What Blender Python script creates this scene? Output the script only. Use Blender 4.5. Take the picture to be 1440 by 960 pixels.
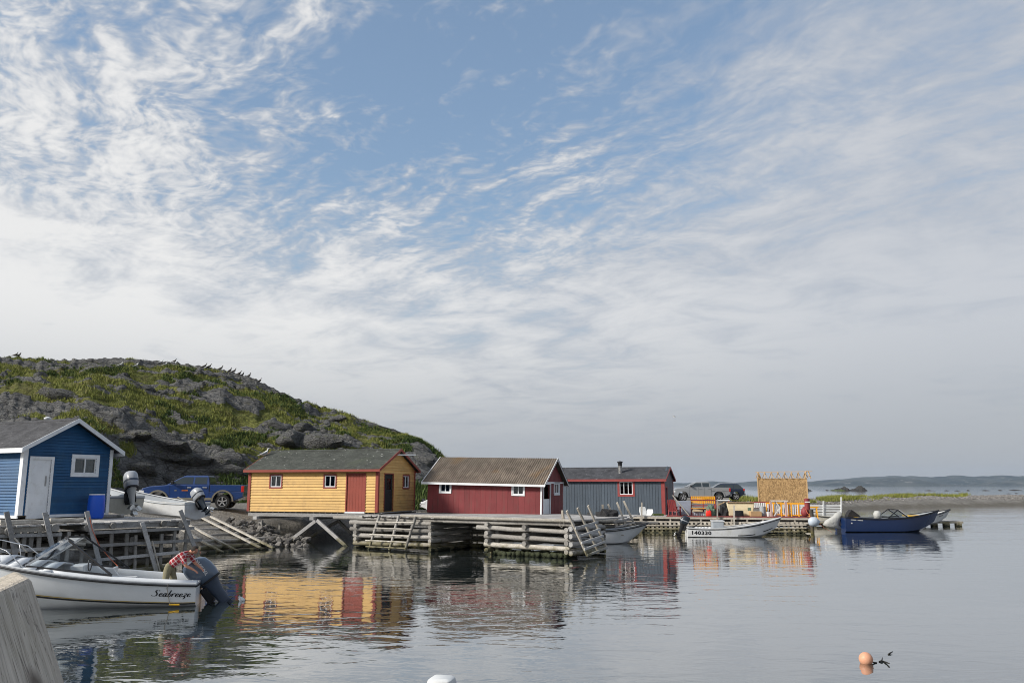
import bpy, bmesh, math, random
import numpy as np
from mathutils import Vector, Matrix
R = math.radians
for o in list(bpy.data.objects): bpy.data.objects.remove(o)
SC = bpy.context.scene
COL = SC.collection
random.seed(7)
# ---------------------------------------------------------------- camera
FPX = 1150.0; HOR = 202.0; CAMH = 3.1
PITCH = math.atan(HOR / FPX)
cam = bpy.data.cameras.new('camera'); camo = bpy.data.objects.new('camera', cam); COL.objects.link(camo)
camo.location = (0, 0, CAMH); camo.rotation_euler = (math.pi/2 + PITCH, 0, 0)
cam.sensor_width = 36; cam.lens = FPX / 1440 * 36; cam.clip_start = 0.05; cam.clip_end = 40000
SC.camera = camo
# ---------------------------------------------------------------- world sky, sun, exposure
SUN_AZ = R(-113); SUN_EL = R(30)          # azimuth from +Y towards +X: the sun stands to the left
w = bpy.data.worlds.new('World'); SC.world = w; w.use_nodes = True
N = w.node_tree.nodes; L = w.node_tree.links; N.clear()
def nd(t, **k):
    n = N.new(t)
    for a, b in k.items(): setattr(n, a, b)
    return n
def mth(op, a, b=None, c=None, clamp=False):
    n = N.new('ShaderNodeMath'); n.operation = op; n.use_clamp = clamp
    for i, v in enumerate((a, b, c)):
        if v is None: continue
        if isinstance(v, (int, float)): n.inputs[i].default_value = v
        else: L.new(v, n.inputs[i])
    return n.outputs[0]
def mrange(v, a, b, c=0.0, d=1.0, smooth=True):
    n = N.new('ShaderNodeMapRange'); n.interpolation_type = 'SMOOTHSTEP' if smooth else 'LINEAR'
    L.new(v, n.inputs[0])
    for i, x in enumerate((a, b, c, d)): n.inputs[1+i].default_value = x
    return n.outputs[0]
def noise(vec, scale, detail=5, rough=.55, dist=0.0):
    n = N.new('ShaderNodeTexNoise'); n.inputs['Scale'].default_value = scale
    n.inputs['Detail'].default_value = detail; n.inputs['Roughness'].default_value = rough
    n.inputs['Distortion'].default_value = dist; L.new(vec, n.inputs['Vector']); return n.outputs['Fac']
def cmix(f, a, b):
    n = N.new('ShaderNodeMix'); n.data_type = 'RGBA'
    L.new(f, n.inputs[0]) if not isinstance(f, (int, float)) else setattr(n.inputs[0], 'default_value', f)
    for i, v in ((6, a), (7, b)):
        if isinstance(v, tuple): n.inputs[i].default_value = (*v, 1)
        else: L.new(v, n.inputs[i])
    return n.outputs[2]
sky = nd('ShaderNodeTexSky', sky_type='NISHITA', sun_disc=False)
sky.sun_elevation = SUN_EL; sky.sun_rotation = SUN_AZ
sky.air_density = 1.3; sky.dust_density = 0.6; sky.ozone_density = 2.0
tc = nd('ShaderNodeTexCoord'); sep = nd('ShaderNodeSeparateXYZ'); L.new(tc.outputs['Generated'], sep.inputs[0])
dx, dy, dz = sep.outputs
zc = mth('MAXIMUM', dz, 0.0)
zz = mth('ADD', zc, 0.09)
cmb = nd('ShaderNodeCombineXYZ'); L.new(mth('DIVIDE', dx, zz), cmb.inputs[0]); L.new(mth('DIVIDE', dy, zz), cmb.inputs[1])
CV = cmb.outputs[0]                       # position on the cloud deck overhead
def cmap(loc, rot, sc):
    m = nd('ShaderNodeMapping'); m.inputs[1].default_value = loc; m.inputs[2].default_value = rot; m.inputs[3].default_value = sc
    L.new(CV, m.inputs[0]); return m.outputs[0]
az = mth('ARCTAN2', dx, dy)
el = mth('ARCSINE', zc)
#CLOUDS#
def cmap2(src, loc, rot, sc):             # turn first, then stretch along the turned axis
    m1 = nd('ShaderNodeMapping'); m1.inputs[1].default_value = loc; m1.inputs[2].default_value = (0, 0, rot); L.new(src, m1.inputs[0])
    m2 = nd('ShaderNodeMapping'); m2.inputs[3].default_value = sc; L.new(m1.outputs[0], m2.inputs[0]); return m2.outputs[0]
warp = nd('ShaderNodeTexNoise'); warp.inputs['Scale'].default_value = 2.2; warp.inputs['Detail'].default_value = 3; L.new(CV, warp.inputs['Vector'])
wv = nd('ShaderNodeVectorMath', operation='MULTIPLY_ADD'); L.new(warp.outputs['Color'], wv.inputs[0]); wv.inputs[1].default_value = (.30, .30, 0); L.new(CV, wv.inputs[2])
WV = wv.outputs[0]
cov0 = noise(cmap2(CV, (3.1, 1.2, 0), R(25), (1, 1, 1)), 0.55, 5, .55, .4)             # large fields
gap = mth('MULTIPLY', mrange(el, .27, .44), mrange(mth('ABSOLUTE', mth('ADD', az, .03)), .10, .40, 1, 0))   # the thin place high in view
rows = noise(cmap2(WV, (0, 0, 0), R(52), (.45, 1.5, 1)), 7.0, 4, .55, .2)                 # ripple rows slanting across
mott = noise(cmap2(WV, (0, 0, 0), R(52), (1.0, 1.5, 1)), 15, 3, .5, .2)                   # mackerel mottling
mott2 = noise(cmap2(WV, (2, 0, 0), R(20), (1.0, 1.3, 1)), 36, 2, .5, .2)
fine = noise(cmap2(CV, (5, 2, 0), R(20), (1.0, 1.0, 1)), 2.6, 9, .60, .7)
wisp = noise(cmap2(CV, (1, 7, 0), R(48), (.45, 2.0, 1)), 1.9, 8, .6, .5)
lowv = mrange(el, .05, .46, .50, 0)       # veil thickens to the horizon
leftb = mrange(az, -.05, -.50, 0, .26)
rightv = mrange(az, .12, .50, 0, .17)
dens = mth('ADD', mth('ADD', cov0, lowv), mth('ADD', leftb, rightv))
dens = mth('SUBTRACT', dens, mth('MULTIPLY', gap, .10))
dens = mth('ADD', dens, mth('MULTIPLY', mth('SUBTRACT', fine, .5), .60))
dens = mth('ADD', dens, mth('MULTIPLY', mth('SUBTRACT', wisp, .5), mrange(az, -.15, .35, .70, .50)))
mo = mth('ADD', mth('MULTIPLY', mth('SUBTRACT', mott, .5), .9), mth('MULTIPLY', mth('SUBTRACT', mott2, .5), .5))
mo = mth('ADD', mo, mth('MULTIPLY', mth('SUBTRACT', rows, .5), 1.1))
mo = mth('MULTIPLY', mo, mrange(az, .35, .0, .30, 1.0))
dens = mth('ADD', dens, mth('MULTIPLY', mo, mrange(el, .14, .40, .0, 1.0)))
mask = mrange(dens, .30, .86)
mask = mth('MULTIPLY', mask, .95)
body = mrange(mth('ADD', dens, mth('MULTIPLY', mth('SUBTRACT', fine, .5), .6)), .50, 1.15)
ccol = cmix(body, (2.75, 2.95, 3.3), (4.8, 4.76, 4.7))
ccol = cmix(mrange(az, -.30, .60), ccol, cmix(body, (2.50, 2.72, 3.10), (3.30, 3.40, 3.62)))
ccol = cmix(mrange(el, .22, .0), ccol, (2.28, 2.40, 2.62))
skyt = cmix(.45, sky.outputs[0], (1.15, 1.60, 2.25))
final = cmix(mask, skyt, ccol)
bg = nd('ShaderNodeBackground'); bg.inputs[1].default_value = 0.1; L.new(final, bg.inputs[0])
wo = nd('ShaderNodeOutputWorld'); L.new(bg.outputs[0], wo.inputs[0])
#ENDCLOUDS#
sun = bpy.data.lights.new('sun', 'SUN'); suno = bpy.data.objects.new('sun', sun); COL.objects.link(suno)
sun.energy = 2.8; sun.angle = R(10); sun.color = (1, .95, .87)
sd = Vector((math.sin(SUN_AZ)*math.cos(SUN_EL), math.cos(SUN_AZ)*math.cos(SUN_EL), math.sin(SUN_EL)))
suno.rotation_euler = sd.to_track_quat('Z', 'Y').to_euler(); suno.location = (-40, 10, 60)
SC.view_settings.view_transform = 'Standard'; SC.view_settings.look = 'None'
SC.view_settings.gamma = 1; SC.view_settings.exposure = 0.85; SC.view_settings.use_curve_mapping = False
SC.cycles.pixel_filter_type = 'BLACKMAN_HARRIS'; SC.cycles.filter_width = 1.0; SC.cycles.volume_bounces = 0; SC.cycles.max_bounces = 8; SC.cycles.transparent_max_bounces = 12

# ---------------------------------------------------------------- pixel -> place helpers (photo pixels 1440 x 960)
CP, SP = math.cos(PITCH), math.sin(PITCH)
def ray(px, py):
    a = px - 720.0; b = 480.0 - py
    return Vector((a, FPX*CP - b*SP, FPX*SP + b*CP))
def at(px, py, Y):                # on the vertical plane at forward distance Y
    r = ray(px, py); return Vector((0, 0, CAMH)) + r * (Y / r.y)
def onz(px, py, z):               # on the level z
    r = ray(px, py); return Vector((0, 0, CAMH)) + r * ((z - CAMH) / r.z)
def onv(px, py, A, B):            # on the vertical plane through ground points A, B
    r = ray(px, py); n = Vector((-(B[1]-A[1]), B[0]-A[0], 0))
    t = n.dot(Vector((A[0], A[1], 0))) / n.dot(r)
    return Vector((0, 0, CAMH)) + r * t

# ---------------------------------------------------------------- material helpers
def srgb(r, g, b):
    f = lambda c: (c/255)/12.92 if c/255 <= .04045 else ((c/255+.055)/1.055)**2.4
    return (f(r), f(g), f(b))
MATS = {}
class NT:
    def __init__(s, name):
        s.m = bpy.data.materials.new(name); s.m.use_nodes = True
        s.n = s.m.node_tree.nodes; s.l = s.m.node_tree.links
        s.p = s.n['Principled BSDF']; s.out = s.n['Material Output']
        MATS[name] = s.m
    def new(s, t, **k):
        n = s.n.new(t)
        for a, b in k.items(): setattr(n, a, b)
        return n
    def coord(s, kind='Object', sc=(1, 1, 1), rot=(0, 0, 0)):
        if kind == 'Pos': v = s.new('ShaderNodeNewGeometry').outputs['Position']
        else: v = s.new('ShaderNodeTexCoord').outputs[kind]
        mp = s.new('ShaderNodeMapping'); mp.inputs[3].default_value = sc; mp.inputs[2].default_value = rot
        s.l.new(v, mp.inputs[0]); return mp.outputs[0]
    def noise(s, vec, scale, det=4, rough=.55, dist=0):
        n = s.new('ShaderNodeTexNoise')
        for k, v in (('Scale', scale), ('Detail', det), ('Roughness', rough), ('Distortion', dist)): n.inputs[k].default_value = v
        s.l.new(vec, n.inputs['Vector']); return n.outputs['Fac']
    def vor(s, vec, scale, feature='F1', out='Distance'):
        n = s.new('ShaderNodeTexVoronoi', feature=feature); n.inputs['Scale'].default_value = scale
        s.l.new(vec, n.inputs['Vector']); return n.outputs[out]
    def mr(s, v, a, b, c=0, d=1):
        n = s.new('ShaderNodeMapRange'); s.l.new(v, n.inputs[0])
        for i, x in enumerate((a, b, c, d)): n.inputs[1+i].default_value = x
        return n.outputs[0]
    def mix(s, f, a, b, mode='MIX'):
        n = s.new('ShaderNodeMix', data_type='RGBA', blend_type=mode)
        if isinstance(f, (int, float)): n.inputs[0].default_value = f
        else: s.l.new(f, n.inputs[0])
        for i, v in ((6, a), (7, b)):
            if isinstance(v, tuple): n.inputs[i].default_value = (*v, 1)
            else: s.l.new(v, n.inputs[i])
        return n.outputs[2]
    def math(s, op, a, b=0.0):
        n = s.new('ShaderNodeMath', operation=op)
        for i, v in enumerate((a, b)):
            if isinstance(v, (int, float)): n.inputs[i].default_value = v
            else: s.l.new(v, n.inputs[i])
        return n.outputs[0]
    def gray(s, v):               # value -> colour for multiply
        n = s.new('ShaderNodeCombineColor')
        for i in range(3): s.l.new(v, n.inputs[i])
        return n.outputs[0]
    def color(s, c): s.l.new(c, s.p.inputs['Base Color'])
    def bump(s, h, dist, strength=1.0):
        b = s.new('ShaderNodeBump'); b.inputs['Distance'].default_value = dist; b.inputs['Strength'].default_value = strength
        s.l.new(h, b.inputs['Height']); s.l.new(b.outputs[0], s.p.inputs['Normal'])
    def rnd(s): return s.new('ShaderNodeObjectInfo').outputs['Random']
def mat(name, col, rough=.6, var=.18, scale=2.5, bump=0.0, bscale=25, metal=0, objvar=0.0, dirt=None, dirt_amt=.5, streak=None, coat=0, spec=.4):
    t = NT(name); c = t.coord('Object')
    n = t.noise(c, scale, 6, .6)
    col_o = t.mix(1.0, col, t.gray(t.mr(n, .25, .75, 1-var, 1+var)), 'MULTIPLY')
    if dirt:
        d = t.noise(t.coord('Object', streak or (1, 1, 1)), scale*1.7, 7, .68)
        col_o = t.mix(t.mr(d, .5, .72, 0, dirt_amt), col_o, dirt)
    if objvar:
        col_o = t.mix(1.0, col_o, t.gray(t.mr(t.rnd(), 0, 1, 1-objvar, 1+objvar)), 'MULTIPLY')
    t.color(col_o)
    t.p.inputs['Roughness'].default_value = rough; t.p.inputs['Metallic'].default_value = metal
    t.p.inputs['Specular IOR Level'].default_value = spec
    if coat: t.p.inputs['Coat Weight'].default_value = coat; t.p.inputs['Coat Roughness'].default_value = .08
    if bump: t.bump(t.noise(c, bscale, 5, .6), bump)
    return t.m
def woodmat(name, col, algae=True, objvar=.25, grain=1.0, ends=None):
    t = NT(name); c = t.coord('Object')
    g1 = t.noise(c, 9, 6, .65, 1.2); g2 = t.noise(c, 40, 4, .7, .5); g3 = t.noise(c, 1.3, 4, .6)
    col_o = t.mix(1.0, col, t.gray(t.mr(g1, .25, .75, .62, 1.28)), 'MULTIPLY')
    col_o = t.mix(1.0, col_o, t.gray(t.mr(g2, .3, .7, .78, 1.18)), 'MULTIPLY')
    col_o = t.mix(t.mr(g3, .45, .75, 0, .45), col_o, tuple(min(1, x*y) for x, y in zip(col, (.62, .58, .52))))
    col_o = t.mix(1.0, col_o, t.gray(t.mr(t.rnd(), 0, 1, 1-objvar, 1+objvar)), 'MULTIPLY')
    if algae:
        z = t.new('ShaderNodeSeparateXYZ'); t.l.new(t.new('ShaderNodeNewGeometry').outputs['Position'], z.inputs[0])
        zn = t.math('ADD', z.outputs[2], t.mr(t.noise(c, 3, 4), .3, .7, -.18, .18))
        col_o = t.mix(t.mr(zn, .48, .22, 0, .75), col_o, (.115, .10, .032))
        col_o = t.mix(t.mr(zn, .16, .04, 0, .9), col_o, (.018, .022, .014))
    t.color(col_o); t.p.inputs['Roughness'].default_value = .85; t.p.inputs['Specular IOR Level'].default_value = .25
    t.bump(t.math('ADD', g1, t.math('MULTIPLY', g2, .5)), .012*grain)
    return t.m

# ---------------------------------------------------------------- mesh helpers
class MB:
    def __init__(s): s.v = []; s.f = []
    def add(s, vs, fs):
        o = len(s.v); s.v += [tuple(v) for v in vs]; s.f += [tuple(i+o for i in f) for f in fs]; return s
    def box(s, x0, x1, y0, y1, z0, z1):
        return s.add([(x0,y0,z0),(x1,y0,z0),(x1,y1,z0),(x0,y1,z0),(x0,y0,z1),(x1,y0,z1),(x1,y1,z1),(x0,y1,z1)],
                     [(0,3,2,1),(4,5,6,7),(0,1,5,4),(1,2,6,5),(2,3,7,6),(3,0,4,7)])
    def hexa(s, p):               # 8 corners: bottom ring then top ring
        return s.add(p, [(0,3,2,1),(4,5,6,7),(0,1,5,4),(1,2,6,5),(2,3,7,6),(3,0,4,7)])
    def beam(s, a, b, wd, ht, up=(0, 0, 1), taper=1.0):
        a = Vector(a); b = Vector(b); d = (b-a).normalized(); u = Vector(up)
        sd = d.cross(u)
        if sd.length < 1e-4: sd = d.cross(Vector((0, 1, 0)))
        sd.normalize(); u = sd.cross(d).normalized()
        P = []
        for p, k in ((a, 1), (b, taper)):
            for sx, sy in ((-1,-1),(1,-1),(1,1),(-1,1)): P.append(p + sd*(sx*wd/2*k) + u*(sy*ht/2*k))
        return s.add(P, [(0,1,2,3),(7,6,5,4),(0,4,5,1),(1,5,6,2),(2,6,7,3),(3,7,4,0)])
    def tube(s, pts, rad, n=8, cap=True):
        pts = [Vector(p) for p in pts]; m = len(pts)
        rad = rad if isinstance(rad, (list, tuple)) else [rad]*m
        t0 = (pts[1]-pts[0]).normalized(); ref = Vector((0,0,1)) if abs(t0.z) < .9 else Vector((1,0,0))
        V = []; F = []
        for i, p in enumerate(pts):
            t = (pts[min(i+1, m-1)] - pts[max(i-1, 0)]).normalized()
            a = t.cross(ref).normalized(); b = a.cross(t).normalized()
            for k in range(n):
                th = 2*math.pi*k/n; V.append(p + (a*math.cos(th) + b*math.sin(th))*rad[i])
        for i in range(m-1):
            for k in range(n):
                k2 = (k+1) % n; F.append((i*n+k, i*n+k2, (i+1)*n+k2, (i+1)*n+k))
        if cap: F.append(tuple(range(n-1, -1, -1))); F.append(tuple((m-1)*n+k for k in range(n)))
        return s.add(V, F)
    def lathe(s, prof, c=(0,0,0), n=20):
        V = []; F = []; m = len(prof)
        for r, z in prof:
            for k in range(n):
                a = 2*math.pi*k/n; V.append((c[0]+r*math.cos(a), c[1]+r*math.sin(a), c[2]+z))
        for i in range(m-1):
            for k in range(n):
                k2 = (k+1) % n; F.append((i*n+k, i*n+k2, (i+1)*n+k2, (i+1)*n+k))
        F.append(tuple(range(n-1, -1, -1))); F.append(tuple((m-1)*n+k for k in range(n)))
        return s.add(V, F)
    def loft(s, rings, closed=True, cap0=True, cap1=True):
        n = len(rings[0]); V = [v for r in rings for v in r]; F = []
        for i in range(len(rings)-1):
            for k in range(n if closed else n-1):
                k2 = (k+1) % n; F.append((i*n+k, i*n+k2, (i+1)*n+k2, (i+1)*n+k))
        if closed and cap0: F.append(tuple(range(n-1, -1, -1)))
        if closed and cap1: F.append(tuple((len(rings)-1)*n+k for k in range(n)))
        return s.add(V, F)
    def prism(s, poly, y0, y1):   # polygon in x,z extruded along y
        n = len(poly); V = [(x, y0, z) for x, z in poly] + [(x, y1, z) for x, z in poly]
        F = [tuple(range(n)), tuple(range(2*n-1, n-1, -1))] + [(i, i+n, (i+1) % n+n, (i+1) % n) for i in range(n)]
        return s.add(V, F)
    def build(s, name, material, parent=None, smooth=False, bevel=0.0, origin=None, loc=None, rotz=0, auto=None):
        v = s.v
        if origin is not None: v = [(x-origin[0], y-origin[1], z-origin[2]) for x, y, z in v]
        me = bpy.data.meshes.new(name); me.from_pydata(v, [], s.f); me.validate(); 
        bm = bmesh.new(); bm.from_mesh(me); bmesh.ops.recalc_face_normals(bm, faces=bm.faces); bm.to_mesh(me); bm.free()
        o = bpy.data.objects.new(name, me); COL.objects.link(o)
        if material is not None: me.materials.append(MATS[material] if isinstance(material, str) else material)
        if parent is not None: o.parent = parent
        if loc is not None: o.location = loc
        o.rotation_euler = (0, 0, rotz)
        if smooth: me.shade_smooth()
        if auto:
            try: me.set_sharp_from_angle(angle=R(auto))
            except Exception: pass
        if bevel:
            b = o.modifiers.new('bevel', 'BEVEL'); b.width = bevel; b.segments = 2; b.limit_method = 'ANGLE'
        return o
def tag(o, label=None, cat=None, group=None, kind=None):
    if label: o['label'] = label
    if cat: o['category'] = cat
    if group: o['group'] = group
    if kind: o['kind'] = kind
    return o
def empty(name, loc=(0,0,0), rotz=0, label=None, cat=None, group=None):
    o = bpy.data.objects.new(name, None); COL.objects.link(o); o.location = loc; o.rotation_euler = (0, 0, rotz); o.empty_display_size = .2
    return tag(o, label, cat, group)
KIDS = {}
def copy_tree(o, parent=None):
    c = o.copy(); COL.objects.link(c); c.parent = parent
    for ch in [x for x in bpy.data.objects if x.parent == o]: copy_tree(ch, c)
    return c
def log_mesh(mb, a, b, r0, r1=None, n=9, wob=.06, seg=5, rng=random):
    a = Vector(a); b = Vector(b); r1 = r1 or r0*.86; pts = []; rad = []
    for i in range(seg+1):
        t = i/seg; e = Vector((rng.uniform(-1,1), rng.uniform(-1,1), rng.uniform(-1,1)))*r0*wob*3*(0 if i in (0, seg) else 1)
        pts.append(a.lerp(b, t)+e); rad.append((r0+(r1-r0)*t)*rng.uniform(1-wob, 1+wob))
    return mb.tube(pts, rad, n)
def value_noise(x, y, seed=0):
    xi = np.floor(x).astype(np.int64); yi = np.floor(y).astype(np.int64); xf = x-xi; yf = y-yi
    def h(a, b):
        n = (a*374761393 + b*668265263 + seed*1442695041) & 0x7fffffff
        n = ((n ^ (n >> 13))*1274126177) & 0x7fffffff
        return ((n ^ (n >> 16)) & 0xffff)/65535.0
    u = xf*xf*(3-2*xf); v = yf*yf*(3-2*yf)
    return (h(xi, yi)*(1-u)+h(xi+1, yi)*u)*(1-v) + (h(xi, yi+1)*(1-u)+h(xi+1, yi+1)*u)*v
def fbm(x, y, oct=5, seed=0, lac=2.03, gain=.5):
    s = 0; a = 1; t = 0
    for i in range(oct):
        s = s + a*value_noise(x+i*17.3, y-i*9.1, seed+i); t += a; a *= gain; x = x*lac; y = y*lac
    return s/t
def ridged(x, y, oct=5, seed=0):
    s = 0; a = 1; t = 0
    for i in range(oct):
        s = s + a*(1-np.abs(2*value_noise(x+i*7.7, y+i*3.3, seed+i)-1)); t += a; a *= .5; x = x*2.1; y = y*2.1
    return s/t
# ================================================================ SETTING
# ---- materials of the setting
t = NT('water')
c = t.coord('Pos')
n1 = t.noise(t.coord('Pos', (.55, 1.0, 1)), .42, 3, .5, .4)       # long lazy swell
n2 = t.noise(t.coord('Pos', (.6, 1.0, 1)), 1.6, 3, .5, .6)        # ripples
n3 = t.noise(t.coord('Pos', (.7, 1.0, 1)), 6.0, 2, .5)            # fine ripple
pm = t.mr(t.noise(t.coord('Pos', (.5, 1, 1)), .07, 3, .55), .38, .62, .35, 1.0)   # calm and ruffled patches
h = t.math('ADD', t.math('MULTIPLY', n1, 1.0), t.math('MULTIPLY', n2, .55))
h = t.math('ADD', h, t.math('MULTIPLY', n3, .055))
h = t.math('MULTIPLY', h, pm)
t.bump(h, .034)
t.l.new(t.p.inputs['Normal'].links[0].from_socket, t.p.inputs['Coat Normal'])
t.p.inputs['Coat Weight'].default_value = 1.0; t.p.inputs['Coat IOR'].default_value = 1.6; t.p.inputs['Coat Roughness'].default_value = .02
t.p.inputs['Base Color'].default_value = (.020, .030, .030, 1); t.p.inputs['Roughness'].default_value = .02
t.p.inputs['IOR'].default_value = 1.6; t.p.inputs['Specular IOR Level'].default_value = .5

t = NT('gravel'); c = t.coord('Pos')
g = t.noise(c, .35, 5, .6); s1 = t.vor(c, 9); s2 = t.noise(c, 30, 3, .7)
co = t.mix(t.mr(g, .35, .65), (.20, .185, .16), (.30, .28, .25))
co = t.mix(1.0, co, t.gray(t.mr(s1, 0, .6, 1.25, .6)), 'MULTIPLY'); co = t.mix(1.0, co, t.gray(t.mr(t.noise(c, 2.2, 6, .75), .3, .7, .6, 1.4)), 'MULTIPLY')
z = t.new('ShaderNodeSeparateXYZ'); t.l.new(t.new('ShaderNodeNewGeometry').outputs['Position'], z.inputs[0])
zn = t.math('ADD', z.outputs[2], t.mr(t.noise(c, .8, 4), .3, .7, -.2, .2))
co = t.mix(t.mr(zn, .55, .2, 0, .7), co, (.085, .075, .055))
t.color(co); t.p.inputs['Roughness'].default_value = .9; t.bump(t.math('SUBTRACT', s2, s1), .05)

t = NT('hillside'); c = t.coord('Pos')
a = t.new('ShaderNodeAttribute', attribute_name='rock').outputs['Fac']
nz = t.noise(c, .9, 5, .65); nf = t.noise(c, 5, 5, .7); nb = t.noise(c, .16, 4, .6)
turf = t.mix(t.mr(nb, .38, .62), (.105, .118, .030), (.185, .192, .052))
turf = t.mix(t.mr(t.noise(c, .33, 5, .7, 1), .5, .68, 0, .75), turf, (.135, .105, .058))
turf = t.mix(t.mr(t.noise(c, .5, 4, .7), .55, .7, 0, .7), turf, (.035, .052, .016))
turf = t.mix(1.0, turf, t.gray(t.mr(nf, .25, .75, .55, 1.4)), 'MULTIPLY')
cr = t.vor(t.coord('Pos', (1, 1, 1.6), (0.3, .2, .5)), .55, 'DISTANCE_TO_EDGE')
rock = t.mix(t.mr(nz, .3, .7), (.085, .086, .088), (.20, .197, .19))
rock = t.mix(t.mr(nf, .55, .75, 0, .6), rock, (.23, .225, .215))
rock = t.mix(t.mr(t.noise(c, 1.7, 5, .7), .56, .70, 0, .6), rock, (.10, .095, .055))
cr2 = t.vor(t.coord('Pos', (.7, 1, 2.4), (.5, .3, .6)), 1.5, 'DISTANCE_TO_EDGE'); rock = t.mix(t.mr(cr2, 0, .035, .6, 0), rock, (.04, .04, .036)); rock = t.mix(t.mr(cr, 0, .05, .75, 0), rock, (.03, .03, .028))
k = t.math('ADD', a, t.mr(t.noise(c, 1.6, 5, .7), .3, .7, -.3, .3))
t.color(t.mix(t.mr(k, .42, .58), turf, rock)); t.p.inputs['Roughness'].default_value = .95; t.p.inputs['Specular IOR Level'].default_value = .15
t.bump(t.math('ADD', t.math('ADD', t.math('MULTIPLY', nf, .6), t.math('MULTIPLY', t.noise(c, 1.5, 6, .75), 1.4)), t.mr(cr2, 0, .12, -.35, 0)), .34)

def bladecol(name, a, b, cdry):
    t = NT(name); c = t.coord('Pos')
    co = t.mix(t.mr(t.noise(c, .5, 4, .7), .35, .65), a, b)
    co = t.mix(t.mr(t.noise(c, 1.4, 4, .7), .55, .72, 0, .8), co, cdry)
    t.color(co); t.p.inputs['Roughness'].default_value = .8; t.p.inputs['Specular IOR Level'].default_value = .15
bladecol('grass', (.130, .150, .032), (.230, .238, .062), (.29, .235, .12))
bladecol('shrub_leaf', (.045, .075, .022), (.085, .120, .034), (.11, .11, .04))
t = NT('far_hill'); c = t.coord('Pos')
co = t.mix(t.mr(t.noise(c, .006, 6, .65), .4, .6), (.022, .034, .040), (.065, .075, .075))  # blue-green tint puts some distance haze into the hill colour
co = t.mix(t.mr(t.noise(c, .02, 5, .7), .58, .68), co, (.20, .20, .20)); t.color(co); t.p.inputs['Roughness'].default_value = 1
mat('shore_rock', (.16, .15, .14), .9, .35, 3, .05, 9, objvar=.45, dirt=(.07, .07, .045), dirt_amt=.6)
t = NT('pebble'); c = t.coord('Pos'); t.color(t.mix(t.mr(t.noise(c, 3, 2), .35, .65), (.06, .055, .05), (.30, .28, .26))); t.p.inputs['Roughness'].default_value = .9
mat('dark_rock', (.035, .034, .032), .9, .35, .8, .1, 2)
mat('rock_moss', (.075, .095, .03), .95, .4, .8, .1, 3)
t = NT('boulder'); c = t.coord('Pos'); n1 = t.noise(c, 1.1, 6, .7); n2 = t.noise(c, 6, 5, .7); cr = t.vor(t.coord('Pos', (1, 1, 2.2), (.5, .2, .4)), 1.1, 'DISTANCE_TO_EDGE')
co = t.mix(t.mr(n1, .3, .7), (.085, .085, .087), (.19, .187, .18)); co = t.mix(t.mr(n2, .55, .72, 0, .7), co, (.22, .215, .20)); co = t.mix(t.mr(t.noise(c, 2.2, 5, .7), .54, .66, 0, .75), co, (.095, .105, .040)); cr2 = t.vor(t.coord('Pos', (.8, 1, 2.6), (.6, .3, .7)), 2.4, 'DISTANCE_TO_EDGE'); co = t.mix(t.mr(cr2, 0, .03, .6, 0), co, (.03, .03, .028)); co = t.mix(t.mr(cr, 0, .03, .7, 0), co, (.025, .025, .024))
t.color(co); t.p.inputs['Roughness'].default_value = .95; t.p.inputs['Specular IOR Level'].default_value = .15; t.bump(t.math('ADD', t.math('ADD', n1, t.math('MULTIPLY', n2, .7)), t.mr(cr2, 0, .10, -.3, 0)), .42)

# ---- water
mb = MB(); S = 7400
mb.add([(-S, -400, 0), (S, -400, 0), (S, 7300, 0), (-S, 7300, 0)], [(0, 1, 2, 3)])
tag(mb.build('sea_water', 'water'), kind='structure')

def grid_mesh(name, xs, ys, Z, material, attr=None):
    nx, ny = len(xs), len(ys); X, Y = np.meshgrid(xs, ys) if xs.ndim == 1 else (xs, ys)
    if xs.ndim > 1: ny, nx = xs.shape
    co = np.stack([X, Y, Z], -1).reshape(-1, 3).astype(np.float32)
    i = np.arange(nx*ny).reshape(ny, nx)
    q = np.stack([i[:-1, :-1], i[:-1, 1:], i[1:, 1:], i[1:, :-1]], -1).reshape(-1, 4)
    me = bpy.data.meshes.new(name); me.vertices.add(len(co)); me.vertices.foreach_set('co', co.ravel())
    me.loops.add(q.size); me.loops.foreach_set('vertex_index', q.ravel().astype(np.int32))
    me.polygons.add(len(q)); me.polygons.foreach_set('loop_start', np.arange(0, q.size, 4, dtype=np.int32))
    me.polygons.foreach_set('loop_total', np.full(len(q), 4, dtype=np.int32)); me.update(); me.validate()
    if attr is not None:
        at_ = me.attributes.new('rock', 'FLOAT', 'POINT'); at_.data.foreach_set('value', attr.ravel().astype(np.float32))
    me.shade_smooth(); me.materials.append(MATS[material])
    o = bpy.data.objects.new(name, me); COL.objects.link(o); return o
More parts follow.
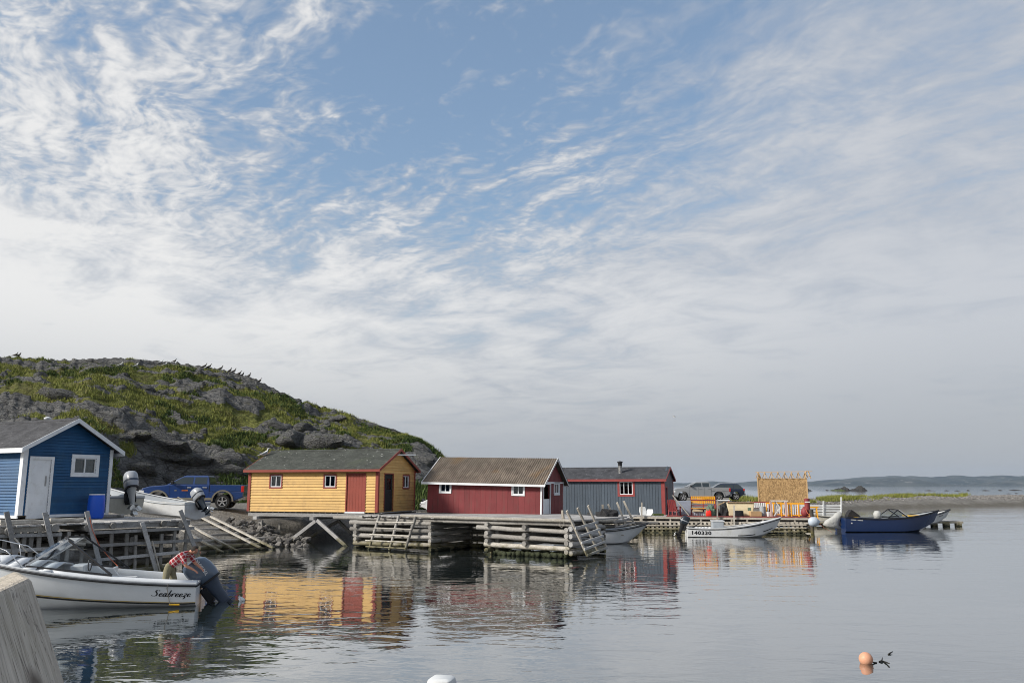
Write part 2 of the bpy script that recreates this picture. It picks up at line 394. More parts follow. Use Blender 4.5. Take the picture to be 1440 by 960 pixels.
# ---- ground: gravel lot, beach and the long spit
SHORE = [(-120, 20), (-40, 28), (-24, 34), (-17.5, 36.5), (-14.4, 39.6), (-12.9, 42.2), (-12.6, 44.6), (-11.4, 47.8), (-6, 50.8), (0, 54), (4, 59), (12, 63), (20, 67), (27, 80),
         (36, 103), (48, 114), (60, 121), (74, 129), (90, 139), (130, 152), (220, 170), (330, 185), (330, 210), (220, 196), (120, 172), (86, 158), (60, 143), (44, 132), (30, 121), (12, 116), (-10, 118), (-40, 150), (-120, 190)]
def signed_dist(X, Y, poly):
    d = np.full(X.shape, 1e9); inside = np.zeros(X.shape, bool); n = len(poly)
    for i in range(n):
        ax, ay = poly[i]; bx, by = poly[(i+1) % n]; ex, ey = bx-ax, by-ay
        tt = np.clip(((X-ax)*ex+(Y-ay)*ey)/(ex*ex+ey*ey), 0, 1)
        d = np.minimum(d, np.hypot(X-ax-tt*ex, Y-ay-tt*ey))
        cnd = ((ay > Y) != (by > Y)) & (X < (bx-ax)*(Y-ay)/((by-ay) if by != ay else 1e-9)+ax)
        inside ^= cnd
    return np.where(inside, d, -d)
def ground_z(X, Y):
    s = signed_dist(X, Y, SHORE)
    s = s + (fbm(X*.25, Y*.25, 4, 3)-.5)*1.2*np.clip((Y-60)/20, .25, 1)
    top = np.where(X > 30, 1.25+.25*np.clip((X-30)/100, 0, 1), 1.62+.3*np.clip((-X-6)/6, 0, 1))
    z = np.clip(s*np.where((X < -10) & (Y > 43), .27+.10*np.clip((Y-43)/5, 0, 1), .27), -1.6, None)
    z = top*(1-np.exp(-np.clip(z, 0, None)/top*1.9)) + np.clip(z, None, 0)
    return z + (fbm(X*.6, Y*.6, 4, 9)-.5)*.16*np.clip(s/2, 0, 1)
xs = np.concatenate([np.arange(-120, -26, 2.0), np.arange(-26, 40, .4), np.arange(40, 130, .9), np.arange(130, 331, 4.0)])
ys = np.concatenate([np.arange(18, 34, 2.0), np.arange(34, 66, .35), np.arange(66, 175, .9), np.arange(175, 215, 4.0)])
X, Y = np.meshgrid(xs, ys)
GZ = ground_z(X, Y)
tag(grid_mesh('ground', xs, ys, GZ, 'gravel'), kind='structure')
def gz(x, y): return float(ground_z(np.array([[x]]), np.array([[y]]))[0, 0])

# ---- hill: crest heights measured along the skyline
CR = [(-900, 492, 108), (-400, 494, 106), (-150, 498, 102), (0, 502, 100), (60, 506, 99), (150, 503, 98), (230, 509, 97), (300, 519, 95), (345, 530, 93), (380, 547, 91), (420, 564, 89),
      (470, 577, 86), (520, 594, 83), (560, 606, 80), (590, 620, 78), (612, 636, 76), (640, 655, 74), (670, 672, 72), (700, 682, 71), (900, 690, 70)]
cpx = np.array([a[0] for a in CR]); cpy = np.array([a[1] for a in CR]); cd = np.array([a[2] for a in CR], float)
cz = np.array([at(a, b, d).z for a, b, d in CR])
d0p = [(-900, 50), (0, 46), (110, 47), (170, 52), (250, 57.5), (360, 58.5), (480, 58), (600, 60), (660, 63), (900, 66)]
CORR = None
def hill_z(X, Y, want_rock=False):
    px = 720 + 1168*X/Y
    dc = np.interp(px, cpx, cd); zc_ = np.interp(px, cpx, cz); d0 = np.interp(px, [a[0] for a in d0p], [a[1] for a in d0p])
    tt = (Y-d0)/(dc-d0)
    t1 = np.clip(tt, 0, 1)
    spur = np.exp(-((px-235)/150.0)**2)*.9 + np.exp(-((px-560)/70.0)**2)*.25 + .15
    prof = np.sin(t1*math.pi/2)**1.02
    step = 1/(1+np.exp(-(t1-.09)*34)) - 1/(1+np.exp(.09*34))
    g = prof + spur*.17*step*(1-t1)**1.2
    z = 1.45 + (zc_-1.45)*np.where(tt <= 1, g, 1-np.clip(tt-1, 0, 3)**2*.35)
    amp = np.clip((zc_-1.5)/8, .05, 1)*np.clip(t1*9, 0, 1)*np.where(t1 > .93, np.clip((1.0-t1)/.07, .22, 1), 1)
    b1 = fbm(X*.075+3, Y*.12, 4, 21)-.5; b2 = fbm(X*.28, Y*.5, 4, 5)-.5
    z = z + amp*(b1*2.4 + b2*1.0)
    rk = fbm(X*.16+9, Y*.34+2, 5, 33)
    rm = np.clip((rk-.572)/.05, 0, 1); rm = np.maximum(rm, np.clip((fbm(X*.45, Y*.95+5, 4, 91)-.625)/.04, 0, 1)*.9)
    base = np.clip((.17-t1)/.05, 0, 1)*np.exp(-((px-240)/120.0)**4)
    right = np.exp(-((px-600)/35.0)**2)*np.clip((.8-t1)/.2, 0, 1)
    rm = np.clip(np.maximum(rm, np.maximum(base, right)*np.clip((fbm(X*.3, Y*.3, 3, 8)-.22)/.12, 0, 1)), 0, 1)
    crag = ridged(X*.22, Y*.42, 5, 14)-.5; crag2 = ridged(X*.9, Y*1.3, 4, 25)-.5
    z = z + rm*amp*(crag*1.2 + crag2*.5 + .12) + (1-rm)*amp*(fbm(X*1.1, Y*1.4, 4, 44)-.5)*.7
    if CORR is not None: z = 1.45+(z-1.45)*np.interp(px, CORR[0], CORR[1])
    z = np.where(tt < 0, 1.40+tt*8, z)
    return (z, rm) if want_rock else z
nU, nV = 520, 330
u = np.concatenate([np.linspace(-420, -20, 60, endpoint=False), np.linspace(-20, 720, nU-60)])
v = np.concatenate([np.linspace(-.04, 1.04, nV-30), np.linspace(1.06, 2.2, 30)])
U, Vv = np.meshgrid(u, v)
d0 = np.interp(U, [a[0] for a in d0p], [a[1] for a in d0p]); dcv = np.interp(U, cpx, cd)
Yh = d0 + (dcv-d0)*Vv; Xh = (U-720)/1168*Yh
for it in range(4):                       # scale each column so that its skyline stands at the measured height
    Zh, RM = hill_z(Xh, Yh, True)
    el_ = ((Zh-CAMH)/Yh).max(0); tgt = np.interp(u, cpx, (cz-CAMH)/cd); f_ = np.clip((tgt*dcv[0]+CAMH-1.45)/np.maximum(el_*dcv[0]+CAMH-1.45, .3), .5, 1.6)
    f_ = np.convolve(np.pad(f_, 6, 'edge'), np.ones(13)/13, 'valid')
    CORR = (u, f_ if CORR is None else CORR[1]*f_)
Zh, RM = hill_z(Xh, Yh, True)
tag(grid_mesh('hill', Xh, Yh, Zh, 'hillside', RM), kind='structure')
def hz(x, y): return float(hill_z(np.array([[x]], float), np.array([[y]], float))[0, 0])

# ---- grass and low shrubs over the hill (uncountable)
def blades(name, P, hgt, wid, nb, material, rng, lean=.5, label=None, cat=None):
    n = len(P); V = np.zeros((n*nb*3, 3), np.float32)
    base = np.repeat(P, nb, 0); m = n*nb
    ang = rng.uniform(0, 2*np.pi, m); h = np.repeat(hgt, nb)*rng.uniform(.55, 1.2, m); wd = np.repeat(wid, nb)
    off = np.stack([rng.normal(0, 1, m), rng.normal(0, 1, m), np.zeros(m)], -1)*(h*.45)[:, None]
    b = base+off; la = rng.uniform(0, 2*np.pi, m); ln = rng.uniform(0, lean, m)*h
    V[0::3] = b + np.stack([np.cos(ang)*wd, np.sin(ang)*wd, -.06+0*h], -1)
    V[1::3] = b - np.stack([np.cos(ang)*wd, np.sin(ang)*wd, .06+0*h], -1)
    V[2::3] = b + np.stack([np.cos(la)*ln, np.sin(la)*ln, h], -1)
    me = bpy.data.meshes.new(name); me.vertices.add(len(V)); me.vertices.foreach_set('co', V.ravel())
    me.loops.add(m*3); me.loops.foreach_set('vertex_index', np.arange(m*3, dtype=np.int32))
    me.polygons.add(m); me.polygons.foreach_set('loop_start', np.arange(0, m*3, 3, dtype=np.int32)); me.polygons.foreach_set('loop_total', np.full(m, 3, np.int32))
    me.update(); me.materials.append(MATS[material]); o = bpy.data.objects.new(name, me); COL.objects.link(o)
    return tag(o, label, cat, kind='stuff')
rng = np.random.default_rng(4)
nG = 60000
uu = rng.uniform(-30, 690, nG); vv = rng.uniform(.02, 1.0, nG)**.8
dd0 = np.interp(uu, [a[0] for a in d0p], [a[1] for a in d0p]); ddc = np.interp(uu, cpx, cd)
yy = dd0+(ddc-dd0)*vv; xx = (uu-720)/1168*yy
zz_, rr = hill_z(xx[None], yy[None], True); zz_, rr = zz_[0], rr[0]
dn = fbm(xx*.4, yy*.4, 3, 61)
keep = (rr < .35) & (dn > .38) & (zz_ > 1.6)
P = np.stack([xx, yy, zz_], -1)[keep]
blades('hill_grass', P, rng.uniform(.14, .34, len(P)), rng.uniform(.02, .045, len(P)), 5, 'grass', rng, .6, 'short wind-blown green and straw grass over the rocky hill', 'grass')
bk = (dn > .53) & (rr < .6) & (vv < .85) & (zz_ > 1.7) & (fbm(xx*.12, yy*.2, 3, 77) > .50)
extra = (vv < .10) & (((uu > 300) & (uu < 420)) | ((uu > 560) & (uu < 640))) & (rr < .9)
bk |= extra
P = np.stack([xx, yy, zz_], -1)[bk]
blades('low_shrubs', P, rng.uniform(.10, .30, len(P)), rng.uniform(.05, .09, len(P)), 12, 'shrub_leaf', rng, 1.3, 'dark green crowberry and scrub patches clinging to the hill', 'shrubs')
# verge below the hill, behind the parked pickup and sheds
ux = rng.uniform(320, 640, 2600); uy = np.interp(ux, [a[0] for a in d0p], [a[1] for a in d0p]) + rng.normal(.6, .9, 2600)
P = np.stack([(ux-720)/1168*uy, uy, np.full(2600, 1.55)], -1)
P[:, 2] = np.maximum(1.5, hill_z(P[None, :, 0], P[None, :, 1])[0])
blades('verge_bushes', P, rng.uniform(.35, .95, len(P)), rng.uniform(.05, .10, len(P)), 12, 'shrub_leaf', rng, .8, 'leafy green bushes along the foot of the hill', 'bushes')
# marram grass on the spit
pts = []
for i in range(9000):
    s_ = rng.uniform(0, 1)
    px = 1030 + 330*s_ if rng.random() < .86 else rng.uniform(1120, 1215)
    yb = np.interp(px, [1030, 1140, 1200, 1260, 1310, 1360], [96, 112, 126, 133, 139, 143]) + rng.normal(0, 3.2)
    x_ = (px-720)/1168*yb
    dens_ = value_noise(np.array([px*.03]), np.array([yb*.2]), 4)[0]
    if dens_ > .45 and not (px > 1310 and rng.random() < .5): pts.append((x_, yb, 1.3))
P = np.array(pts); P[:, 2] = ground_z(P[None, :, 0], P[None, :, 1])[0]; P = P[P[:, 2] > .85]
hh = rng.uniform(.2, .6, len(P))*(.35+1.1*value_noise(P[:, 0]*.25, P[:, 1]*.25, 9))
blades('spit_grass', P, hh, rng.uniform(.04, .07, len(P)), 6, 'grass', rng, .6, 'bright beach grass along the crest of the gravel spit', 'grass')

# pebbles and wrack on the spit (uncountable)
n_ = 5200; px_ = rng.uniform(1140, 1470, n_); yb_ = np.interp(px_, [1140, 1200, 1260, 1310, 1360, 1470], [108, 122, 128, 133, 137, 146]) + rng.uniform(-6, 8, n_)
xx_ = (px_-720)/1168*yb_; zz3_ = ground_z(xx_[None], yb_[None])[0]; k_ = zz3_ > .12; xx_, yb_, zz3_ = xx_[k_], yb_[k_], zz3_[k_]; m_ = len(xx_)
oct_ = np.array([(1, 0, 0), (0, 1, 0), (-1, 0, 0), (0, -1, 0), (0, 0, .7), (0, 0, -.7)], float); ofc = [(0, 1, 4), (1, 2, 4), (2, 3, 4), (3, 0, 4), (1, 0, 5), (2, 1, 5), (3, 2, 5), (0, 3, 5)]
sz_ = rng.uniform(.05, .2, m_)**1.1; VV = (oct_[None]*rng.uniform(.6, 1.4, (m_, 6, 1)))*sz_[:, None, None]*np.array([1.5, 1.0, .8]) + np.stack([xx_, yb_, zz3_], -1)[:, None]
FF = (np.array(ofc)[None] + 6*np.arange(m_)[:, None, None]).reshape(-1, 3)
me = bpy.data.meshes.new('spit_pebbles'); me.from_pydata(VV.reshape(-1, 3).tolist(), [], FF.tolist()); me.materials.append(MATS['pebble']); o = bpy.data.objects.new('spit_pebbles', me); COL.objects.link(o)
tag(o, 'loose grey and dark pebbles strewn over the gravel spit', 'pebbles', kind='stuff')
# ---- boulders set into the hill
def rock_mesh(name, seed, sub=3, amp=.35):
    bm = bmesh.new(); bmesh.ops.create_icosphere(bm, subdivisions=sub, radius=1)
    r = random.Random(seed); pl = [(Vector((r.uniform(-1,1), r.uniform(-1,1), r.uniform(-.4,1))).normalized(), r.uniform(.55, .92)) for _ in range(11)]
    for v in bm.verts:
        p = v.co.copy()
        for n_, d_ in pl:
            k = p.dot(n_)
            if k > d_: p -= n_*(k-d_)*.9
        q = v.co*2.3 + Vector((seed*1.3, 0, 0))
        from mathutils import noise as mn
        p *= 1 + amp*.35*mn.noise(q) + amp*.15*mn.noise(q*2.7)
        v.co = p
    me = bpy.data.meshes.new(name); bm.to_mesh(me); bm.free(); me.shade_smooth()
    try: me.set_sharp_from_angle(angle=R(32))
    except Exception: pass
    return me
ROCKS = [rock_mesh('boulder', s) for s in range(8)]
SROCKS = [rock_mesh('stone', 20+s, 1, .5) for s in range(7)]
def place_rock(me, name, material, loc, scl, rng, label, cat, group, kind=None):
    m2 = me
    o = bpy.data.objects.new(name, m2); COL.objects.link(o); o.location = loc; o.scale = scl
    o.rotation_euler = (rng.uniform(-.3, .3), rng.uniform(-.3, .3), rng.uniform(0, 6.28))
    if not m2.materials: m2.materials.append(MATS[material])
    return tag(o, label, cat, group, kind)
BL = [(205, 612, 2.2), (188, 606, 1.3), (232, 622, 1.9), (170, 612, 1.0), (300, 640, 2.3), (330, 635, 2.4), (318, 655, 2.0), (283, 668, 1.9), (345, 622, 1.6), (272, 646, 1.5), (305, 604, 1.4), (250, 640, 1.4), (70, 575, .9),
      (20, 588, 1.0), (55, 528, 1.3), (100, 555, 1.7), (260, 548, 1.3), (385, 592, 2.0), (410, 610, 2.2), (440, 622, 2.0), (370, 608, 1.4), (425, 600, 1.3), (520, 602, 1.6),
      (560, 618, 1.6), (585, 640, 1.8), (470, 590, 1.1), (500, 610, 1.1), (200, 545, 1.0), (230, 668, 1.4), (190, 655, 1.3), (215, 690, .9), (160, 690, .9)]
rr_ = random.Random(5)
def hill_hit(px, py):
    r = ray(px, py)
    Ys = np.linspace(44, 104, 400); xs_ = r.x/r.y*Ys; zr = CAMH + r.z/r.y*Ys
    zh = hill_z(xs_[None], Ys[None])[0]; k = np.argmax(zh > zr)
    return Vector((xs_[k], Ys[k], zh[k])) if zh[k] > zr[k] else None
for (px, py, s) in BL:
    p = hill_hit(px, py)
    if p is None: continue
    place_rock(rr_.choice(ROCKS), 'boulder', 'boulder', (p.x, p.y+s*.3, p.z-s*.30), (s*rr_.uniform(1.0, 1.8), s*rr_.uniform(.7, 1.1), s*rr_.uniform(.35, .6)), rr_,
               'weathered grey boulder bedded in the grassy hillside', 'boulder', 'boulders on the hill')

# ---- rocks off the spit and far hills across the bay
def islet(name, pxs, base, pks, label, moss=None, depth=5):
    d = CAMH*1185/(base-682.6); e = empty(name, at((pxs[0]+pxs[1])/2, 682.6, d), 0, label, 'rock', 'rocks beyond the spit'); e.location.z = 0
    x0 = (pxs[0]-720)/1168*d; x1 = (pxs[1]-720)/1168*d; n = 26; m = 9; k = d/1185
    for mi in ([0, 1] if moss else [0]):
        V = np.zeros((m, n, 3)); r = np.random.default_rng(int(pxs[0])+mi)
        for j in range(m):
            for i in range(n):
                f = i/(n-1); g = j/(m-1)*2-1
                hgt = np.interp(f, [a for a, b in pks], [b for a, b in pks])*k*(1-g*g)**.6*(.8+.4*r.random())
                if mi: hgt = hgt*.62+.35 if moss[0] < f < moss[1] else -1
                V[j, i] = (x0+(x1-x0)*f - e.location.x, g*depth, hgt-.3)
        mb = MB(); mb.loft([[tuple(V[j, i]) for i in range(n)] for j in range(m)], closed=False)
        mb.build('moss_cap' if mi else 'rock', 'rock_moss' if mi else 'dark_rock', e)
islet('islet', (1166, 1222), 690.3, [(0, 0), (.15, 3), (.35, 5), (.42, 7), (.46, 2), (.55, 3), (.7, 4), (.74, 8), (.82, 7), (.9, 1), (1, 0)], 'black jagged islet with green turf caps off the spit', (.06, .34))
islet('low_reef', (1126, 1142), 690.5, [(0, 0), (.3, 5), (.5, 4), (1, 0)], 'small dark wedge of rock beside the bare chipboard shed')
islet('low_reef', (1298, 1322), 690.3, [(0, .4), (.3, 1.6), (.6, 1.0), (1, .3)], 'long low dark reef awash beyond the spit')
for a, b, c_ in ((1326, 1336, 690.4), (1340, 1352, 690.6), (1358, 1364, 690.2), (1378, 1394, 690.2), (1402, 1410, 690), (1415, 1440, 689.6), (1412, 1424, 694.5), (1426, 1432, 694.2), (1160, 1166, 690)):
    islet('low_reef', (a, b), c_, [(0, .3), (.4, 1.7), (.7, 1.2), (1, .2)], 'scattered dark rock breaking the bright water beyond the spit', None, 2)
def far_range(name, pts, d, depth, seed, label):
    px = np.array([p[0] for p in pts], float); py = np.array([p[1] for p in pts], float)
    nx_, ny_ = 260, 28; r = np.linspace(px[0], px[-1], nx_); top = (682.6-np.interp(r, px, py))*d/1185 + CAMH
    Xg = np.repeat(((r-720)/1168*d)[None], ny_, 0); g = np.linspace(-1, 1, ny_)[:, None]
    Yg = d + g*depth + 0*Xg; hg = (1-np.abs(g)**1.7)
    nz_ = fbm(Xg/130+seed, Yg/130, 5, seed)
    Zg = top[None]*hg*(.80+.4*nz_*(1-hg)+.20*fbm(Xg/60, Yg*0+seed, 4, seed+3)) - 2
    tag(grid_mesh(name, Xg, Yg, Zg, 'far_hill'), kind='structure')
far_range('far_hills', [(600, 684), (760, 678), (900, 676), (960, 679), (1000, 675), (1030, 678.5), (1060, 676), (1130, 677), (1190, 672), (1200, 670), (1240, 669), (1280, 667), (1310, 670), (1345, 667), (1370, 669.5), (1400, 667), (1460, 667), (1560, 664), (1700, 672), (1900, 680)], 5600, 420, 3, '')
far_range('headland', [(1140, 684), (1155, 679), (1180, 674), (1195, 672.5), (1205, 675), (1225, 673), (1255, 669.5), (1280, 672), (1300, 678), (1320, 680.5), (1335, 682), (1385, 681.5), (1400, 677), (1420, 675.5), (1440, 672), (1500, 668), (1620, 672), (1750, 683)], 4300, 300, 8, '')
# ---- haze over the bay
t = NT('haze_air'); t.n.remove(t.p); pv = t.new('ShaderNodeVolumePrincipled')
pv.inputs['Color'].default_value = (.60, .78, 1, 1); pv.inputs['Density'].default_value = .000045; pv.inputs['Anisotropy'].default_value = .2
t.l.new(pv.outputs[0], t.out.inputs['Volume'])
mb = MB(); mb.box(-7500, 7500, -500, 7400, -4, 150); tag(mb.build('haze', 'haze_air'), 'thin pale sea haze over the bay', 'haze', kind='stuff')
# ================================================================ SHEDS
mat('blue_paint', srgb(22, 76, 118), .6, .14, 1.6, .004, 60, objvar=.14, dirt=srgb(56, 96, 124), dirt_amt=.55)
mat('yellow_paint', srgb(208, 168, 100), .62, .10, 1.4, .004, 60, objvar=.10, dirt=srgb(168, 134, 84), dirt_amt=.65)
mat('red_paint', srgb(116, 50, 52), .75, .16, 1.2, .006, 50, objvar=.12, dirt=srgb(100, 64, 60), dirt_amt=.75, streak=(2.5, 2.5, .5))
mat('slate_paint', srgb(72, 82, 93), .55, .12, 1.2, .003, 50, objvar=.10, dirt=srgb(92, 100, 108), dirt_amt=.35, streak=(3, 3, .4))
mat('trim_red', srgb(136, 60, 48), .6, .12, 3, .003, 60, dirt=srgb(110, 52, 44), dirt_amt=.4)
mat('trim_bright_red', srgb(138, 60, 58), .6, .12, 3, .003, 60)
mat('white_paint', (.72, .74, .76), .55, .07, 2.5, .003, 60, dirt=(.48, .47, .44), dirt_amt=.45)
mat('door_red', srgb(140, 64, 50), .6, .12, 1.5, .004, 50, dirt=srgb(120, 56, 46), dirt_amt=.4)
mat('dark_inside', (.02, .02, .02), .95, .1)
mat('inside_board', (.10, .085, .065), .9, .3, 3)
mat('curtain', (.6, .6, .58), .9, .1)
mat('tin', (.33, .33, .33), .4, .3, 4, .01, 20, metal=.8, dirt=(.12, .08, .06), dirt_amt=.7)
mat('black_metal', (.012, .012, .014), .8, .3)
def roofmat(name, col, rows, patch=None, pcol=None, specks=.0):
    t = NT(name); c = t.coord('Object')
    n = t.noise(c, 1.1, 6, .65); f = t.noise(c, 18, 4, .7); vs_ = t.new('ShaderNodeSeparateColor'); t.l.new(t.vor(t.coord('Object', (5, rows, rows)), 1.0, 'F1', 'Color'), vs_.inputs[0]); v = t.gray(vs_.outputs[0])
    co = t.mix(1.0, col, t.gray(t.mr(n, .3, .7, .72, 1.25)), 'MULTIPLY'); co = t.mix(1.0, co, t.gray(t.mr(f, .3, .7, .7, 1.3)), 'MULTIPLY')
    co = t.mix(.35, co, t.mix(1.0, co, v, 'MULTIPLY'))
    if pcol: co = t.mix(t.mr(t.noise(c, .55, 5, .65, .5), .57, .72, 0, .8), co, pcol)
    if specks: co = t.mix(t.mr(t.noise(c, 7, 2, .5), .70, .73, 0, specks), co, (.55, .55, .52))
    t.color(co); t.p.inputs['Roughness'].default_value = .95; t.p.inputs['Specular IOR Level'].default_value = .2
    t.bump(t.math('ADD', f, t.math('MULTIPLY', n, .6)), .02)
roofmat('shingle_green', (.075, .080, .070), 7, (.1, .1, .06), (.065, .075, .050), .8)
roofmat('shingle_grey', (.085, .085, .090), 7, None, None, .2)
roofmat('felt_grey', (.070, .072, .080), 3, None, (.10, .10, .10), .5)
roofmat('corrugated_brown', (.185, .150, .120), 2, 1, (.22, .125, .05))
t = NT('window_glass'); t.n.remove(t.p)
tr = t.new('ShaderNodeBsdfTransparent'); tr.inputs[0].default_value = (.82, .86, .86, 1); gl = t.new('ShaderNodeBsdfGlossy'); gl.inputs['Roughness'].default_value = .03
fr = t.new('ShaderNodeFresnel'); fr.inputs[0].default_value = 1.5; mx = t.new('ShaderNodeMixShader')
t.l.new(t.math('ADD', t.math('MULTIPLY', fr.outputs[0], .9), .03), mx.inputs[0]); t.l.new(tr.outputs[0], mx.inputs[1]); t.l.new(gl.outputs[0], mx.inputs[2]); t.l.new(mx.outputs[0], t.out.inputs['Surface'])

class Shed:
    """front wall along local x (0..L), gable wall at x = L going back along y (0..W)"""
    def __init__(s, name, corner, base, a, pxl, W, top, label, ztilt=0):
        s.a = a; s.fd = Vector((math.cos(a), -math.sin(a), 0)); s.gd = Vector((math.sin(a), math.cos(a), 0))
        C = Vector((corner.x, corner.y, base))
        if pxl < 50 and pxl < 0: s.L = -pxl
        else:
            q = onv(pxl, 690, (C.x, C.y), (C.x+s.fd.x, C.y+s.fd.y)); s.L = (Vector((C.x, C.y, 0))-Vector((q.x, q.y, 0))).length
        s.W = W; s.H = top-base; s.C = C; s.O = C - s.fd*s.L; s.tilt = ztilt
        s.e = empty(name, s.O + Vector((0, 0, ztilt*s.L)), -a, label, 'shed')
        s.e.rotation_euler = (0, math.atan(ztilt), -a)
        s.fo = []; s.go = []
    def pf(s, px, py):
        q = onv(px, py, (s.C.x, s.C.y), (s.O.x, s.O.y)); d = q - s.O; x = d.dot(s.fd); return x, q.z - s.O.z - s.tilt*(s.L-x)
    def pg(s, px, py, out=0):
        c = s.C + s.fd*out; q = onv(px, py, (c.x, c.y), (c.x+s.gd.x, c.y+s.gd.y)); d = q - c; return d.dot(s.gd), q.z - s.C.z
    def m(s, face, u, out, z):
        return {'front': (u, -out, z), 'gable': (s.L+out, u, z), 'left': (-out, s.W-u, z), 'back': (s.L-u, s.W+out, z)}[face]
    def zroof(s, u): return s.H + s.rise*(1-abs(u-s.W/2)/(s.W/2))
    def ops(s, face): return {'front': s.fo, 'gable': s.go}.get(face, [])
    def slab(s, mb, face, u0, u1, z0, z1, o0, o1, z0b=None, z1b=None):
        # z0b/z1b: heights at u1 when sloped
        z0b = z0 if z0b is None else z0b; z1b = z1 if z1b is None else z1b
        P = [(u0, o0, z0), (u1, o0, z0b), (u1, o1, z0b), (u0, o1, z0), (u0, o0, z1), (u1, o0, z1b), (u1, o1, z1b), (u0, o1, z1)]
        mb.hexa([s.m(face, *p) for p in P])
    def walls(s, material, inside='inside_board'):
        for face, ln in (('front', s.L), ('gable', s.W), ('left', s.W), ('back', s.L)):
            mb = MB(); op = s.ops(face)
            us = sorted({0, ln} | {x for o in op for x in o[:2]} | ({s.W/2} if face in ('gable', 'left') else set())); zs = sorted({0, s.H} | {x for o in op for x in o[2:4] if 0 < x < s.H})
            for u0, u1 in zip(us, us[1:]):
                for z0, z1 in zip(zs, zs[1:]):
                    if any(o[0]-1e-6 <= u0 and u1 <= o[1]+1e-6 and o[2]-1e-6 <= z0 and z1 <= o[3]+1e-6 for o in op): continue
                    s.slab(mb, face, u0, u1, z0, z1, -.09, 0)
            if face in ('gable', 'left'):
                for u0, u1 in ((0, s.W/2), (s.W/2, s.W)):
                    s.slab(mb, face, u0, u1, s.H, s.zroof(u0), -.09, 0, s.H, s.zroof(u1))
            mb.build('wall', material, s.e)
        MB().box(.05, s.L-.05, .05, s.W-.05, -.06, .02).build('floor', inside, s.e)
    def claps(s, face, material, e, rnd=random):
        ln = s.L if face in ('front', 'back') else s.W; gable = face in ('gable', 'left')
        ztop = s.H + (s.rise if gable else 0); z = 0
        while z < ztop-.02:
            z1 = min(z+e*1.06, ztop)
            def lim(zz): return (0, ln) if zz <= s.H or not gable else ((zz-s.H)/s.rise*s.W/2, ln-(zz-s.H)/s.rise*s.W/2)
            (a0, b0), (a1, b1) = lim(z), lim(z1)
            cuts = sorted([o[:2] for o in s.ops(face) if o[2] < z1-.02 and o[3] > z+.02])
            segs = []; cur = None
            st = 'L'
            xs_ = [a0]
            for o in cuts: xs_ += [o[0], o[1]]
            xs_.append(b0)
            for i in range(0, len(xs_), 2):
                l0, r0 = xs_[i], xs_[i+1]
                l1 = a1 if i == 0 else l0; r1 = b1 if i == len(xs_)-2 else r0
                if r0-l0 < .03: continue
                ox = rnd.uniform(-.002, .002)
                P = [(l0, .044+ox, z), (r0, .044+ox, z), (r0, .001, z), (l0, .001, z), (l1, .008, z1), (max(r1, l1+.01), .008, z1), (max(r1, l1+.01), .001, z1), (l1, .001, z1)]
                mb = MB(); mb.hexa([s.m(face, *p) for p in P]); mb.build('clapboard', material, s.e)
            z += e
    def strips(s, face, material, wd, gap=.012, th=.022, rnd=random):
        ln = s.L if face in ('front', 'back') else s.W; gable = face in ('gable', 'left'); n = max(1, round(ln/wd)); wd = ln/n
        for i in range(n):
            u0 = i*wd+gap/2; u1 = (i+1)*wd-gap/2; cuts = sorted([o for o in s.ops(face) if o[0] < u1-.01 and o[1] > u0+.01], key=lambda o: o[2])
            t0 = s.zroof(u0) if gable else s.H; t1 = s.zroof(u1) if gable else s.H
            zs = [0.0]
            for o in cuts: zs += [o[2], o[3]]
            zs.append(None); th_ = th+rnd.uniform(-.003, .003)
            for k in range(0, len(zs), 2):
                za, zb = zs[k], zs[k+1]
                mb = MB(); lo = za if za is not None else 0
                if zb is None: s.slab(mb, face, u0, u1, lo, t0-.01, .002, th_, lo, t1-.01)
                else:
                    if zb-lo < .03: continue
                    s.slab(mb, face, u0, u1, lo, zb, .002, th_)
                mb.build('siding_board', material, s.e)
    def frame(s, mb, face, u0, u1, z0, z1, wd, o0, o1, sides='lrtb'):
        if 't' in sides: s.slab(mb, face, u0-wd, u1+wd, z1, z1+wd, o0, o1)
        if 'b' in sides: s.slab(mb, face, u0-wd, u1+wd, z0-wd, z0, o0, o1)
        if 'l' in sides: s.slab(mb, face, u0-wd, u0, z0, z1, o0, o1)
        if 'r' in sides: s.slab(mb, face, u1, u1+wd, z0, z1, o0, o1)
    def window(s, face, o, casing, sash='white_paint', wd=.07, bars=(.5,), glass='window_glass', sw=.05, cur=None):
        u0, u1, z0, z1 = o
        mb = MB(); s.frame(mb, face, u0, u1, z0, z1, wd, -.03, .05); p = mb.build('window', casing, s.e)
        mb = MB(); s.frame(mb, face, u0+sw, u1-sw, z0+sw, z1-sw, sw-.002, -.04, .022)
        for b in bars: s.slab(mb, face, u0+(u1-u0)*b-.02, u0+(u1-u0)*b+.02, z0+sw, z1-sw, -.035, .018)
        mb.build('sash', sash, p)
        mb = MB(); s.slab(mb, face, u0+.01, u1-.01, z0+.01, z1-.01, -.028, -.022); mb.build('pane', glass, p)
        if cur:
            mb = MB(); n = 12
            for k in range(n):
                f0, f1 = k/n, (k+1)/n; h0 = cur(f0)*(z1-z0); h1 = cur(f1)*(z1-z0); oo = -.06-.02*(k % 2)
                s.slab(mb, face, u0+(u1-u0)*f0, u0+(u1-u0)*f1, z1-max(h0, .02), z1, oo-.006, oo, z1-max(h1, .02), z1)
            mb.build('curtain', 'curtain', p)
